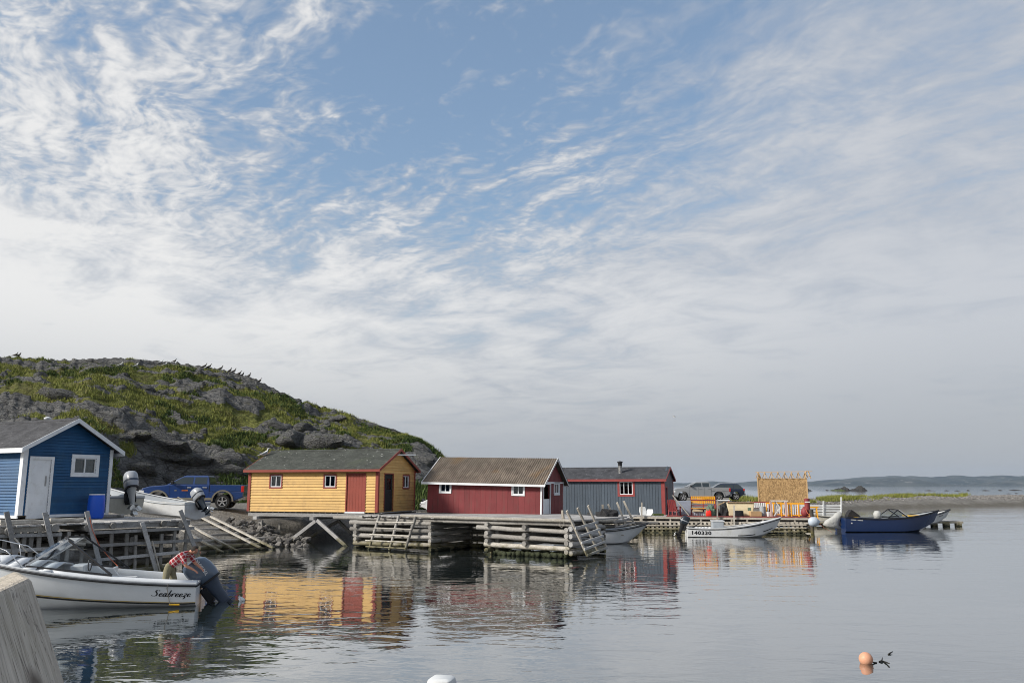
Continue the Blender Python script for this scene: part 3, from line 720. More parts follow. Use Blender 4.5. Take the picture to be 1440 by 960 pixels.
    def roof(s, material, rise, ov, gov, th=.07, fascia=None, fh=.13, corr=False, rakeh=.14):
        s.rise = rise; sl = rise/(s.W/2); W2 = s.W/2
        zr = s.H+rise+.05; ze = s.H+.05-ov*sl
        x0, x1 = -gov, s.L+gov
        if not corr:
            mb = MB()
            mb.hexa([(x0, -ov, ze), (x1, -ov, ze), (x1, W2, zr), (x0, W2, zr), (x0, -ov, ze+th), (x1, -ov, ze+th), (x1, W2, zr+th), (x0, W2, zr+th)])
            mb.hexa([(x0, W2, zr), (x1, W2, zr), (x1, s.W+ov, ze), (x0, s.W+ov, ze), (x0, W2, zr+th), (x1, W2, zr+th), (x1, s.W+ov, ze+th), (x0, s.W+ov, ze+th)])
            rf = mb.build('roof', material, s.e)
            mb = MB(); mb.hexa([(x0, W2-.16, zr+th-.155*sl+.004), (x1, W2-.16, zr+th-.155*sl+.004), (x1, W2, zr+th+.004), (x0, W2, zr+th+.004), (x0, W2-.16, zr+th-.155*sl+.02), (x1, W2-.16, zr+th-.155*sl+.02), (x1, W2, zr+th+.022), (x0, W2, zr+th+.022)])
            mb.build('ridge_cap', material, rf)
        else:
            rf = None
            nsh = 7
            for side in (0, 1):
                for k in range(nsh):
                    xa = x0+(x1-x0)*k/nsh; xb = x0+(x1-x0)*(k+1)/nsh+.05; n = 42; mb = MB(); rings = []
                    for yy_, zz2 in (((-ov, ze), (W2+.005, zr)) if side == 0 else ((s.W+ov, ze), (W2-.005, zr))):
                        for f in range(1): pass
                        rings.append([(xa+(xb-xa)*i/n, yy_, zz2+th*.7+.018*math.sin((xa+(xb-xa)*i/n)*2*math.pi/.125)+.004*(k % 2)) for i in range(n+1)])
                    mb.loft(rings, closed=False); o = mb.build('roof_sheet', material, s.e)
                    so = o.modifiers.new('solid', 'SOLIDIFY'); so.thickness = .012
            mb = MB(); mb.hexa([(x0+.02, -ov+.02, ze), (x1-.02, -ov+.02, ze), (x1-.02, W2, zr), (x0+.02, W2, zr), (x0+.02, -ov+.02, ze+.025), (x1-.02, -ov+.02, ze+.025), (x1-.02, W2, zr+.025), (x0+.02, W2, zr+.025)])
            mb.hexa([(x0+.02, W2, zr), (x1-.02, W2, zr), (x1-.02, s.W+ov-.02, ze), (x0+.02, s.W+ov-.02, ze), (x0+.02, W2, zr+.025), (x1-.02, W2, zr+.025), (x1-.02, s.W+ov-.02, ze+.025), (x0+.02, s.W+ov-.02, ze+.025)])
            rf = mb.build('roof', 'inside_board', s.e)
        for yy_, sg in ((-ov, -1), (s.W+ov, 1)):
            MB().box(x0, x1, *(sorted((yy_, yy_+sg*.028))), ze+th*.75-fh, ze+th*.8).build('fascia', fascia, s.e)
        for xx_, sg in ((x0, -1), (x1, 1)):
            xa, xb = sorted((xx_, xx_+sg*.028))
            for ya, za, yb, zb in ((-ov-.03, ze, W2, zr+.01), (W2, zr+.01, s.W+ov+.03, ze)):
                mb = MB(); q = th*.85
                mb.hexa([(xa, ya, za+q-rakeh), (xb, ya, za+q-rakeh), (xb, yb, zb+q-rakeh), (xa, yb, zb+q-rakeh), (xa, ya, za+q), (xb, ya, za+q), (xb, yb, zb+q), (xa, yb, zb+q)])
                mb.build('rake_board', fascia, s.e)
        return rf
    def corners(s, material, wd=.09, th=.062, front_l=True):
        mb = MB(); mb.box(s.L-wd, s.L+th, -th, -.001, 0, s.H); mb.box(s.L+.001, s.L+th, -.001, wd, 0, s.H); mb.build('corner_board', material, s.e)
        mb = MB(); mb.box(s.L+.001, s.L+th, s.W-wd, s.W+.02, 0, s.H); mb.build('corner_board', material, s.e)
        if front_l: mb = MB(); mb.box(-th, wd, -th, -.001, 0, s.H); mb.build('corner_board', material, s.e)

# ---------------- yellow shed
Yd = 43.4; C = at(530, 720.2, Yd); ytop = at(530, 658.8, Yd).z
ys = Shed('yellow_shed', C, C.z, R(18), 350.5, 4.55, ytop, 'yellow clapboard shed with rust-red door and trim on a log wharf')
def rect(f, x0, y0, x1, y1):
    a, b = f(x0, y1), f(x1, y0); return (a[0], b[0], a[1], b[1])
w1 = rect(ys.pf, 380.5, 668, 396.5, 684.5); w2 = rect(ys.pf, 456.5, 668, 472.5, 684.5); dr = rect(ys.pf, 487, 666.5, 514, 719.2)
gd_ = rect(ys.pg, 539, 666.5, 552.5, 719); gw = rect(ys.pg, 566, 669, 574.5, 685.5)
gd_ = (gd_[0], gd_[1], .02, gd_[3]); dr = (dr[0], dr[1], .02, dr[3])
ys.fo = [w1, w2, dr]; ys.go = [gd_, gw]
pk = ys.pg(563, 634, .3); ys.rise = 1.02
print('yellow L', ys.L, 'H', ys.H, 'base', C.z, 'peak', pk, 'gable', rect(ys.pg, 530, 660, 587, 719))
ys.walls('yellow_paint')
ys.claps('front', 'yellow_paint', .145); ys.claps('gable', 'yellow_paint', .145); ys.claps('left', 'yellow_paint', .145)
rf = ys.roof('shingle_green', 1.02, .28, .22, .06, 'trim_red', .12)
ys.corners('trim_red', .10)
ys.window('front', w1, 'trim_red', cur=lambda f: .50-.46*math.sin(math.pi*f)**.6); ys.window('front', w2, 'trim_red'); ys.window('gable', gw, 'trim_red')
mb = MB(); ys.frame(mb, 'front', *dr, .06, -.05, .05, 'lrt'); p = mb.build('door', 'trim_red', ys.e, )
mb = MB(); n = 6
for k in range(n): ys.slab(mb, 'front', dr[0]+(dr[1]-dr[0])*k/n+.004, dr[0]+(dr[1]-dr[0])*(k+1)/n-.004, .03, dr[3], -.05, .005)
mb.build('door_leaf', 'door_red', p)
mb = MB(); ys.slab(mb, 'front', dr[0]-.05, dr[1]+.05, -.05, .03, -.05, .10); mb.build('door_sill', 'white_paint', p)
mb = MB(); ys.frame(mb, 'gable', *gd_, .05, -.05, .05, 'lrt'); p = mb.build('door', 'trim_red', ys.e); tag(p, 'narrow black door standing in a rust-red frame')
mb = MB(); u0, u1, z0, z1 = gd_
ys.slab(mb, 'gable', u0, u1, z0, z0+1.15, -.06, -.02); ys.slab(mb, 'gable', u0, u0+.35, z0+1.15, z1, -.06, -.02); ys.slab(mb, 'gable', u1-.16, u1, z0+1.15, z1, -.06, -.02); ys.slab(mb, 'gable', u0+.35, u1-.16, z1-.25, z1, -.06, -.02)
mb.build('door_leaf', 'black_metal', p)
mb = MB(); ys.slab(mb, 'gable', u0+.35, u1-.16, z0+1.15, z1-.25, -.05, -.04); mb.build('door_pane', 'window_glass', p)
mb = MB(); ys.slab(mb, 'gable', u0+.40, u1-.20, z0+1.2, z1-.3, -.12, -.10); mb.build('blind', 'curtain', p)
# bare pole pushed out through the gable peak
mb = MB(); mb.beam((ys.L-.1, ys.W/2-.55, ys.H+.78), (ys.L+.95, ys.W/2+.35, ys.H+.80), .07, .07); mb.build('ridge_pole', 'white_paint', ys.e)

# ---------------- red shed
Yr = 43.5; C = at(761, 725.6, Yr); rtop = at(761, 678.7, Yr).z
rs = Shed('red_shed', C, C.z, R(19), 601.2, 4.2, rtop, 'dark red board shed with mossy corrugated roof and white trim', .022)
w1 = rect(rs.pf, 618.5, 676.8, 633, 691.5); w2 = rect(rs.pf, 720.5, 680, 736, 695)
gd_ = rect(rs.pg, 763.5, 681, 772.5, 725); gw = rect(rs.pg, 778.5, 679.5, 785, 694)
gd_ = (max(.08, gd_[0]), gd_[1], .02, min(gd_[3], rs.H-.03))
rs.fo = [w1, w2]; rs.go = [gd_, gw]; rs.rise = 1.25
print('red L', rs.L, 'H', rs.H, 'base', C.z, 'peak', rs.pg(783, 646, .3), rs.go, rect(rs.pg, 761, 675, 793, 725))
rs.walls('red_paint'); rs.strips('front', 'red_paint', .31, .006, .02); rs.strips('gable', 'red_paint', .31, .006, .02); rs.strips('left', 'red_paint', .31, .006, .02)
rf = rs.roof('corrugated_brown', 1.25, .30, .25, .05, 'white_paint', .11, corr=True, rakeh=.12)
rs.corners('white_paint', .05, .03, False)
mb = MB(); rs.slab(mb, 'gable', 0, rs.W, rs.H-.03, rs.H+.06, .02, .05); mb.build('trim_band', 'white_paint', rs.e)
rs.window('front', w1, 'white_paint', wd=.06); rs.window('front', w2, 'white_paint', wd=.06); rs.window('gable', gw, 'white_paint', wd=.08)
mb = MB(); rs.frame(mb, 'gable', *gd_, .09, -.05, .045, 'lrt'); p = mb.build('door', 'white_paint', rs.e)
u0, u1, z0, z1 = gd_; mb = MB(); rs.slab(mb, 'gable', u0, u1, z0, z0+.85, -.06, -.02); mb.build('half_door', 'white_paint', p)

# ---------------- slate shed
Yg = 57.6; C = at(935, 724, Yg); gtop = at(935, 673.7, Yg).z
gs = Shed('slate_shed', C, C.z, R(19), -8.0, 4.3, gtop, 'slate-blue shed with red trim and a tin stovepipe beside the red deck')
w1 = rect(gs.pf, 871.5, 677, 889.5, 695)
gdr = (.35, 1.15, .02, 1.85)
gs.fo = [w1]; gs.go = [gdr]; gs.rise = .95
print('slate L', gs.L, 'H', gs.H, 'base', C.z, 'peak', gs.pg(942, 657, .25), rect(gs.pg, 935, 673, 948.7, 724))
gs.walls('slate_paint'); gs.strips('front', 'slate_paint', .20, .02, .028); gs.strips('gable', 'slate_paint', .20, .02, .028)
gs.rise = .95; rf = gs.roof('felt_grey', .78, .22, .18, .06, 'trim_bright_red', .16, rakeh=.14)
gs.corners('trim_bright_red', .20, .045, False)
gs.window('front', w1, 'trim_bright_red', wd=.14, bars=(.33, .66))
mb = MB(); gs.frame(mb, 'gable', *gdr, .10, -.05, .05, 'lrt'); p = mb.build('door', 'trim_bright_red', gs.e)
mb = MB(); gs.slab(mb, 'gable', gdr[0], gdr[1], gdr[2], gdr[3], -.05, -.01); mb.build('door_leaf', 'slate_paint', p)
mb = MB(); mb.lathe([(.14, 0), (.14, .50), (.155, .51), (.155, .56), (.14, .57), (.14, .70)], (gs.pf(864, 666)[0]+.2, 1.05, gs.H+.40), 14)
p = mb.build('stovepipe', 'tin', gs.e, smooth=True, auto=40)
mb = MB(); mb.lathe([(.145, 0), (.145, .28), (.20, .29), (.20, .38), (.02, .42)], (gs.pf(864, 666)[0]+.2, 1.05, gs.H+.90), 14); mb.build('cap', 'black_metal', p)

# ---------------- blue shed
Yb = 28.8; C = at(25.5, 724.5, Yb); btop = at(25.5, 627.5, Yb).z
bs = Shed('blue_shed', C, C.z, R(27), -7.5, 3.45, btop, 'bright blue clapboard shed with white trim and white door on the wharf')
bd = rect(bs.pg, 37, 646, 72, 727); bw = rect(bs.pg, 103, 644.5, 135, 665)
print('blue L', bs.L, 'H', bs.H, 'base', C.z, 'peak', bs.pg(108, 596, .3), bd, bw, rect(bs.pg, 25.5, 627, 150, 723))
bd = (max(bd[0], .13), bd[1], .0, bd[3]); bs.fo = []; bs.go = [bd, bw]; bs.rise = .98
bs.walls('blue_paint'); bs.claps('front', 'blue_paint', .105); bs.claps('gable', 'blue_paint', .105)
rf = bs.roof('shingle_grey', .98, .28, .32, .06, 'white_paint', .16, rakeh=.16)
bs.corners('white_paint', .11)
mb = MB(); bs.slab(mb, 'gable', bd[1]+.1, bs.W+.02, -.10, .0, 0, .05); bs.slab(mb, 'front', 0, bs.L, -.10, 0, 0, .05); mb.build('base_board', 'white_paint', bs.e)
bs.window('gable', bw, 'white_paint', wd=.13, sw=.03)
mb = MB(); bs.frame(mb, 'gable', *bd, .10, -.05, .05, 'lrt'); p = mb.build('door', 'white_paint', bs.e)
mb = MB(); bs.slab(mb, 'gable', bd[0], bd[1], -.12, bd[3], -.05, .0); dl = mb.build('door_leaf', 'white_paint', p)
mb = MB(); bs.slab(mb, 'gable', bd[1]-.16, bd[1]-.11, 1.0, 1.35, .0, .02); mb.build('lock_plate', 'tin', p)
mb = MB(); mb.lathe([(.08, 0), (.08, .14), (.13, .15), (.13, .20), (.02, .24)], (bs.L-1.75, bs.W/2+.15, bs.H+1.0), 14); mb.build('roof_vent', 'white_paint', bs.e, smooth=True, auto=40)
# ================================================================ WHARVES, CRIBS, SLIPWAY
woodmat('log_grey', (.27, .258, .24), objvar=.35); woodmat('board_grey', (.40, .395, .39), objvar=.3); woodmat('log_shaded', (.13, .12, .10)); woodmat('plank_pale', (.42, .395, .35), objvar=.3); woodmat('pallet_wood', (.46, .42, .36))  # darkest log wood: shade behind and under the wharves put into its colour
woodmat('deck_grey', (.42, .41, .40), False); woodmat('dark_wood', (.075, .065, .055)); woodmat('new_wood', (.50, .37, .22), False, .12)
mat('deck_red', srgb(128, 62, 60), .8, .2, 2, .006, 30, objvar=.15, dirt=srgb(110, 90, 84), dirt_amt=.6)
mat('weed', (.028, .034, .014), .8, .5, 4, .05, 12); mat('rope_orange', srgb(205, 110, 80), .8, .2, 10); mat('rope_grey', (.30, .28, .24), .9, .2, 10); mat('net_dark', (.022, .022, .024), .95, .5, 12, .03, 20)
class Face:
    def __init__(s, A, B):
        s.A = Vector((A[0], A[1], 0)); s.B = Vector((B[0], B[1], 0)); d = (s.B-s.A).normalized(); s.d = d; s.n = Vector((d.y, -d.x, 0))   # n faces the water
        s.back = -s.n
    def P(s, px, py, out=0.0):
        a = s.A + s.n*out; return onv(px, py, a, a+s.d)
    def at(s, u, z, out=0.0): return Vector((s.A.x, s.A.y, 0)) + s.d*u + s.n*out + Vector((0, 0, z))
    def u(s, px): q = s.P(px, 700); return (Vector((q.x, q.y, 0))-s.A).dot(s.d)
rw = random.Random(11)
def logp(e, a, b, r, material='log_grey', name='log', r1=None):
    mb = MB(); log_mesh(mb, a, b, r, r1, rng=rw); return mb.build(name, material, e, smooth=True, auto=50, origin=e.location)
def beamp(e, a, b, wd, ht, material='board_grey', name='rail', up=(0, 0, 1)):
    mb = MB(); mb.beam(a, b, wd, ht, up); return mb.build(name, material, e, origin=e.location)
# ---------------- left wharf under the blue shed
LW = Face((-15.66, 25.4), (-12.66, 29.0)); ZL = 1.86
wh = empty('timber_wharf', LW.at(0, 0), 0, 'grey timber wharf with lattice face carrying the blue shed', 'wharf')
lu0, lu1 = LW.u(-120), LW.u(268)
n = 44
for i in range(n):                        # deck planks run back from the edge
    u0 = lu0 + (lu1-lu0)*i/n; wd = (lu1-lu0)/n
    mb = MB(); a = LW.at(u0+wd/2, ZL+rw.uniform(-.008, .008), .10+rw.uniform(-.04, .06)); b = LW.at(u0+wd/2, ZL, -8.2)
    mb.beam(a, b, wd*.93, .05); mb.build('deck_plank', 'deck_grey', wh, origin=wh.location)
beamp(wh, LW.at(lu0, ZL-.11, -.02), LW.at(LW.u(66), ZL-.11, -.02), .16, .16, 'plank_pale', 'edge_beam'); beamp(wh, LW.at(LW.u(128), ZL-.10, .0), LW.at(lu1, ZL-.10, .0), .15, .15, 'board_grey', 'edge_beam')
for a, b, r in (((0, 733), (72, 733), .07), ((70, 732), (117, 735), .085), ((0, 738), (62, 737), .06)):      # loose spars along the edge
    pa, pb = LW.P(*a, -.2), LW.P(*b, -.2); pa.z = max(pa.z, ZL+.03+r); pb.z = max(pb.z, ZL+.03+r); logp(wh, pa, pb, r, 'plank_pale', 'spar')
for px, py, r in ((14, 747, .13), (78, 742, .12), (124, 742, .12), (231, 736, .11), (160, 739, .10), (255, 737, .1)):  # log ends poking out under the deck
    p = LW.P(px, py, .22); logp(wh, p, p + LW.back*4.5, r, 'log_grey')
for px, py in ((187, 759), (185, 772), (182, 790), (244, 757), (100, 760), (100, 778), (40, 760), (244, 776), (145, 770)):
    p = LW.P(px, py, -.12); logp(wh, p, p + LW.back*3.5, .115, 'log_grey')
for zz3 in (.12, .45, .8, 1.15, 1.45):   # crib logs behind the lattice, shade put into their colour
    for off in (-.55, -2.2): logp(wh, LW.at(lu0, zz3+rw.uniform(-.04, .04), off), LW.at(lu1-.1, zz3+rw.uniform(-.04, .04), off), .12, 'log_shaded', 'crib_log')
for a, b in (((0, 753.5), (87, 751)), ((0, 774.5), (76, 770.5))): beamp(wh, LW.P(*a, .12), LW.P(*b, .12), .05, .10)
for a, b in (((124, 749), (273, 742)), ((132, 767), (284, 758.5)), ((130, 787.5), (252, 776)), ((172, 802.5), (246, 794.5))): beamp(wh, LW.P(*a, .12), LW.P(*b, .12), .05, .10)
for a, b, wd in (((8, 748), (3, 800), .1), ((25, 744), (19, 800), .13), ((35, 744), (31, 800), .11), ((45, 743), (41, 800), .12), ((56, 744), (52, 800), .12), ((84, 747), (82, 790), .09), ((97, 747), (93, 790), .1), ((116, 750), (114, 800), .1),
                 ((157, 750), (154, 815), .11), ((178.5, 749), (176, 815), .12), ((191, 752), (189, 815), .09), ((208, 752), (206, 815), .1), ((227.5, 750), (224, 812), .11), ((246, 746), (241, 808), .1), ((262, 745), (258, 800), .09)):
    p, q = LW.P(*a, .02), LW.P(*b, .02); q.z = min(q.z, -.3); beamp(wh, p, q, wd, .07, 'log_grey', 'upright', up=LW.n)
for a, b in (((9, 719), (24, 792)), ((63, 720), (77, 785)), ((122, 718.5), (142, 800)), ((200, 734), (222, 810)), ((253.5, 717), (276, 775))):
    p, q = LW.P(*a, .20), LW.P(*b, .34); beamp(wh, p, q, .14, .05, 'board_grey', 'fender_board', up=LW.n)
for a, b in (((20, 756), (37, 775)), ((214, 760), (226, 806))): logp(wh, LW.P(*a, .3), LW.P(*b, .55), .028, 'plank_pale', 'pole')
for px, py in ((105, 755), (112, 760), (103, 763)):
    p = LW.P(px, py, .1); logp(wh, p, p+Vector((.35, .1, -.05)), .07, 'plank_pale', 'wedge')
o = MB().tube([LW.P(126, 727, .28), LW.P(130, 745, .3), LW.P(140, 767, .32), LW.P(154, 784, .6), LW.P(170, 800, 1.6)], .012, 5).build('mooring_line', 'rope_orange', None)
tag(o, 'thin orange mooring line running down from the wharf to the white motorboat', 'rope')
# ---------------- slipway
l_ = Vector((.61, .79, 0)); u_ = Vector((-.79, .61, .25)); W0 = Vector((-13.8, 39.5, 0))
sl = empty('slipway', W0, 0, 'log slipway with four pale skid planks running into the water', 'slipway')
for k, s0, s1 in ((-.1, -.6, 2.0), (.75, -.5, 3.2), (1.55, -.9, 4.4), (2.4, -.7, 3.6), (3.3, -1.0, 3.3), (4.2, -.9, 3.0), (5.0, -1.0, 2.6)):
    a = W0+u_*k+l_*s0; b = W0+u_*(k+rw.uniform(-.15, .15))+l_*s1; logp(sl, a, b, rw.uniform(.10, .125), 'log_grey')
for (bx, by), k1 in (((-13.85, 39.45), 4.6), ((-13.4, 40.2), 4.9), ((-12.5, 41.3), 5.2), ((-12.1, 41.75), 5.15)):
    b = Vector((bx, by, 0)); beamp(sl, b-u_*.5+Vector((0, 0, .16)), b+u_*k1+Vector((0, 0, .16)), .15, .07, 'plank_pale', 'skid_plank', up=(.2, -.1, 1))
# ---------------- long wharf in front of the yellow and red sheds
F0 = (-8.3, 42.9); F1 = (2.55, 35.9); LF = Face(F0, F1); ZF = 1.58
wf = empty('log_wharf', LF.at(0, 0), 0, 'long log crib wharf with plank deck in front of the red shed', 'wharf')
ulen = (LF.B-LF.A).length
n = 64
for i in range(n):
    u0 = .9 + (ulen-.7)*i/n; wd = (ulen-.7)/n; back = (6.8 if i > 10 else 5.0) if i < 50 else 5.4
    mb = MB(); mb.beam(LF.at(u0, ZF+rw.uniform(-.01, .01), .15+rw.uniform(-.05, .05)), LF.at(u0, ZF, -back), wd*.94, .055); mb.build('deck_plank', 'deck_grey', wf, origin=wf.location)
logp(wf, LF.at(3.5, ZF+.05, .12), LF.at(ulen+.15, ZF+.02, .14), .085, 'plank_pale', 'kerb_log')
logp(wf, LF.at(-1.2, ZF-.13, -.05), LF.at(6.2, ZF-.13, -.05), .10); logp(wf, LF.at(6.0, ZF-.14, -.05), LF.at(ulen+.1, ZF-.15, -.05), .10)
def logs_px(e, face, rows, r, out=0.0, material='log_grey'):
    for a, b in rows: logp(e, face.P(*a, out), face.P(*b, out), r, material)
logs_px(wf, LF, (((493, 734), (607, 736)), ((493.5, 743), (608, 746.4)), ((498, 752), (608, 755))), .115)
logs_px(wf, LF, (((498, 763), (607, 766)),), .11, 0, 'plank_pale')
logs_px(wf, LF, (((671, 741), (801, 748)), ((682, 753.3), (803, 760))), .11); logs_px(wf, LF, (((682, 764.5), (802, 771.5)),), .12, 0, 'plank_pale')
for px, ys_ in ((499, (738.5, 748, 757, 770)), (604, (741, 750.5, 760.5, 773)), (683.5, (737, 749, 760, 773)), (736.5, (741, 752.5, 764)), (796, (745, 753.5, 764, 776))):   # cross logs, ends showing
    for py in ys_: p = LF.P(px, py, .24); logp(wf, p, p+LF.back*3.6, .105)
for px in (512, 690, 700): beamp(wf, LF.P(px, 735, -.35), LF.P(px, 790, -.35), .16, .14, 'log_grey', 'post', up=LF.n)
for z_ in (.12, .44, .78, 1.15): logp(wf, LF.at(LF.u(500), z_, -3.0), LF.at(LF.u(800), z_, -3.4), .12, 'log_shaded')
for i in range(26):                      # weed-covered ballast log ends at the waterline
    p = LF.at(LF.u(694)+i*.145, .10+rw.uniform(-.05, .05), -.1+rw.uniform(-.05, .1)); mb = MB(); log_mesh(mb, p, p+LF.back*1.0, rw.uniform(.09, .13), rng=rw); mb.build('ballast_log', 'weed', wf, origin=wf.location, smooth=True)
q0 = LF.at(LF.u(606), 0)                # side of the first crib going back
for z_, k in ((1.28, .1), (.92, .0), (.58, .0), (.22, .0)): logp(wf, q0+Vector((0, 0, z_)), q0+LF.back*3.4+Vector((0, 0, z_+.03)), .10)
q1 = LF.at(ulen+.05, 0)
for z_ in (1.27, .95, .62, .25): logp(wf, q1+LF.n*.2+Vector((0, 0, z_)), q1+LF.back*2.7+Vector((0, 0, z_)), .11, 'board_grey')
fb = Face(tuple(LF.at(0, 0, -3.2))[:2], tuple(LF.at(ulen, 0, -3.2))[:2])
for i in range(7): beamp(wf, fb.P(652, 739+i*3.6), fb.P(684, 739.5+i*3.6), .05, .055, 'pallet_wood', 'lath')
for px in (662, 671): beamp(wf, fb.P(px, 735, .05), fb.P(px, 772, .05), .06, .06, 'pallet_wood', 'upright', up=LF.n)
mb = MB(); mb.beam(LF.at(LF.u(791), ZF-.02, -.05), LF.P(791, 717, -.05), .10, .10); mb.build('mooring_post', 'pallet_wood', wf, origin=wf.location)
o = MB(); o.tube([LF.P(788, 732, .22), LF.P(787, 739, .24), LF.P(790, 741.5, .24), LF.P(793, 738, .24), LF.P(793, 732, .22)], .014, 5)
tag(o.build('rope_loop', 'rope_grey'), 'short loop of grey rope hung over the wharf edge by the mooring post', 'rope')
# ladder of poles lying against the first crib
ld = empty('pole_ladder', LF.P(560, 772, .6), 0, 'grey three-pole ladder laid against the wharf below the black door', 'ladder')
for a, b in (((534, 724), (518, 774)), ((561, 725), (547.5, 773)), ((584.5, 726), (570, 772.5))): logp(ld, LF.P(*a, .28), LF.P(*b, .62), .075, 'log_grey', 'stile')
for a, b in (((529, 733.5), (582, 734.5)), ((526, 742), (579, 744)), ((520, 751), (576, 753.5)), ((514, 759.5), (572, 762)), ((514.5, 768), (570, 770.5))):
    f = (a[1]-724)/50; logp(ld, LF.P(*a, .30+.33*f+.06), LF.P(*b, .30+.33*f+.06), .042, 'plank_pale', 'rung')
# ladder frames at the right end of the wharf
SF = Face(tuple(q1+LF.d*.35)[:2], tuple(q1+LF.d*.35+LF.back)[:2])
l2 = empty('pole_ladder', SF.P(830, 780, .3), 0, 'leaning grey slat ladder at the end of the log wharf', 'ladder')
for a, b in (((797, 718), (826, 781)), ((812, 714), (842, 777)), ((827, 710.5), (853, 770))): beamp(l2, SF.P(*a, .1), SF.P(*b, .45), .10, .07, 'pallet_wood', 'stile', up=SF.n)
for a, b in (((809, 742.5), (841, 733.5)), ((815, 753.5), (844, 743.5)), ((818, 763), (848.5, 753)), ((822, 772), (851, 761)), ((826, 780.5), (854, 769.5))):
    f = (a[1]-718)/63; beamp(l2, SF.P(*a, .16+.35*f), SF.P(*b, .16+.35*f), .05, .09, 'board_grey', 'rung')
# low landing stage between the red and slate sheds
LS = Face((3.3, 48.9), (8.0, 47.6)); ls = empty('landing_stage', LS.at(0, 0), 0, 'low pole landing stage between the red shed and slate shed', 'landing stage')
for i in range(11): beamp(ls, LS.at(.15+i*.28, 1.12, .2), LS.at(.15+i*.28, 1.12, -6.8), .25, .05, 'deck_grey', 'deck_plank')
logp(ls, LS.P(806, 730, .25), LS.P(863, 732, .25), .12, 'plank_pale', 'edge_log'); logp(ls, LS.at(-.2, 1.0, .1), LS.at(5.2, 1.0, .1), .1)
for z_ in (.2, .5, .78): logp(ls, LS.at(-.2, z_, 0), LS.at(4.0, z_, 0), .10)
for px, y0 in ((847.5, 709), (839, 719.5), (827.5, 720), (867.5, 722)): beamp(ls, LS.P(px, y0, -.3), LS.at(LS.u(px), -.3, -.3), .12, .12, 'pallet_wood', 'post', up=LS.n)
l3 = empty('pole_ladder', LS.P(885, 742, .4), 0, 'leaning pale slat ladder beside the moored grey dory', 'ladder')
for a, b in (((855, 708.5), (869, 742)), ((867.5, 706), (881, 740)), ((877, 704), (893, 738))): beamp(l3, LS.P(*a, .35), LS.P(*b, .75), .11, .07, 'pallet_wood', 'stile', up=LS.n)
for a, b in (((863, 734), (890, 729.5)), ((865, 741), (893, 734))): beamp(l3, LS.P(*a, .8), LS.P(*b, .8), .05, .09, 'board_grey', 'rung')
# ---------------- yellow shed supports
ya = (ys.C.x, ys.C.y); yb_ = (ys.O.x, ys.O.y); YF = Face(yb_, ya); zb = ys.C.z
sup = empty('shed_platform', YF.at(0, 0), 0, 'weathered beam platform on crossed braces under the yellow shed', 'platform')
beamp(sup, YF.at(.1, zb-.17, .05), YF.at(ys.L+.2, zb-.17, .05), .16, .17, 'board_grey', 'beam')
beamp(sup, YF.at(.1, zb-.17, -ys.W+.2), YF.at(ys.L+.2, zb-.17, -ys.W+.2), .16, .17, 'board_grey', 'beam')
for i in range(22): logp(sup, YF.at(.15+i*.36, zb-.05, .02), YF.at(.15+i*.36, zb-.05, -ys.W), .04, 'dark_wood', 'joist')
for i in range(26): beamp(sup, YF.at(.1+i*(ys.L/25), zb-.025, -.06), YF.at(.1+i*(ys.L/25), zb-.025, -ys.W+.05), ys.L/26, .03, 'deck_grey', 'floor_plank')
for px in (365, 444, 505): beamp(sup, YF.at(YF.u(px), zb-.34, .35), YF.at(YF.u(px), zb-.34, -ys.W), .24, .16, 'board_grey', 'cross_beam')
for a, b in (((444, 732), (404, 763)), ((446, 731), (491, 771))): beamp(sup, YF.P(*a, .28), YF.P(*b, .28), .17, .13, 'board_grey', 'brace', up=YF.n)
yk = Face(tuple(YF.at(0, 0, -2.6))[:2], tuple(YF.at(ys.L, 0, -2.6))[:2])
for a, b in (((476, 732), (424, 762)), ((476, 732), (494, 750))): beamp(sup, yk.P(*a), yk.P(*b), .16, .12, 'log_grey', 'brace', up=YF.n)
beamp(sup, YF.P(367, 731, .1), YF.P(367, 757, .1), .2, .18, 'log_grey', 'post', up=YF.n); beamp(sup, YF.P(394, 735, -.6), YF.P(392, 748, -.6), .13, .12, 'plank_pale', 'post', up=YF.n)
for z_ in (.15, .5, .85, 1.15): logp(sup, YF.at(YF.u(470), z_, -3.4), YF.at(ys.L+.3, z_, -3.4), .11, 'log_shaded'); 
for z_ in (.3, .7, 1.05): logp(sup, YF.at(YF.u(495), z_, -.4), YF.at(YF.u(495), z_, -3.4), .10)
for a, b in (((372, 742), (402, 745)), ((380, 755), (412, 752)), ((352, 749), (372, 747))): logp(sup, YF.P(*a, -.5), YF.P(*b, -.9), .09, 'plank_pale', 'driftwood')
# rubble bank under the yellow shed
rb = random.Random(3)
for i in range(150):
    px = rb.uniform(318, 432); f = rb.random(); k = min(1, max(0, (px-330)/140))
    py = 733 + 36*f - 4*(px < 345)
    dY = 45.2 - 3.0*f + .6*k*2
    p = at(px, py, dY); s = rb.uniform(.10, .26)
    if px > 440 and rb.random() < .6: continue
    zg = gz(p.x, p.y)
    p.z = min(p.z, max(zg+.10, -.05) + .35)
    place_rock(rb.choice(SROCKS), 'stone', 'shore_rock', p, (s*rb.uniform(.8, 1.5), s, s*rb.uniform(.5, .9)), rb, 'loose beach stone in the rubble bank below the yellow shed', 'stone', 'stones of the rubble bank')
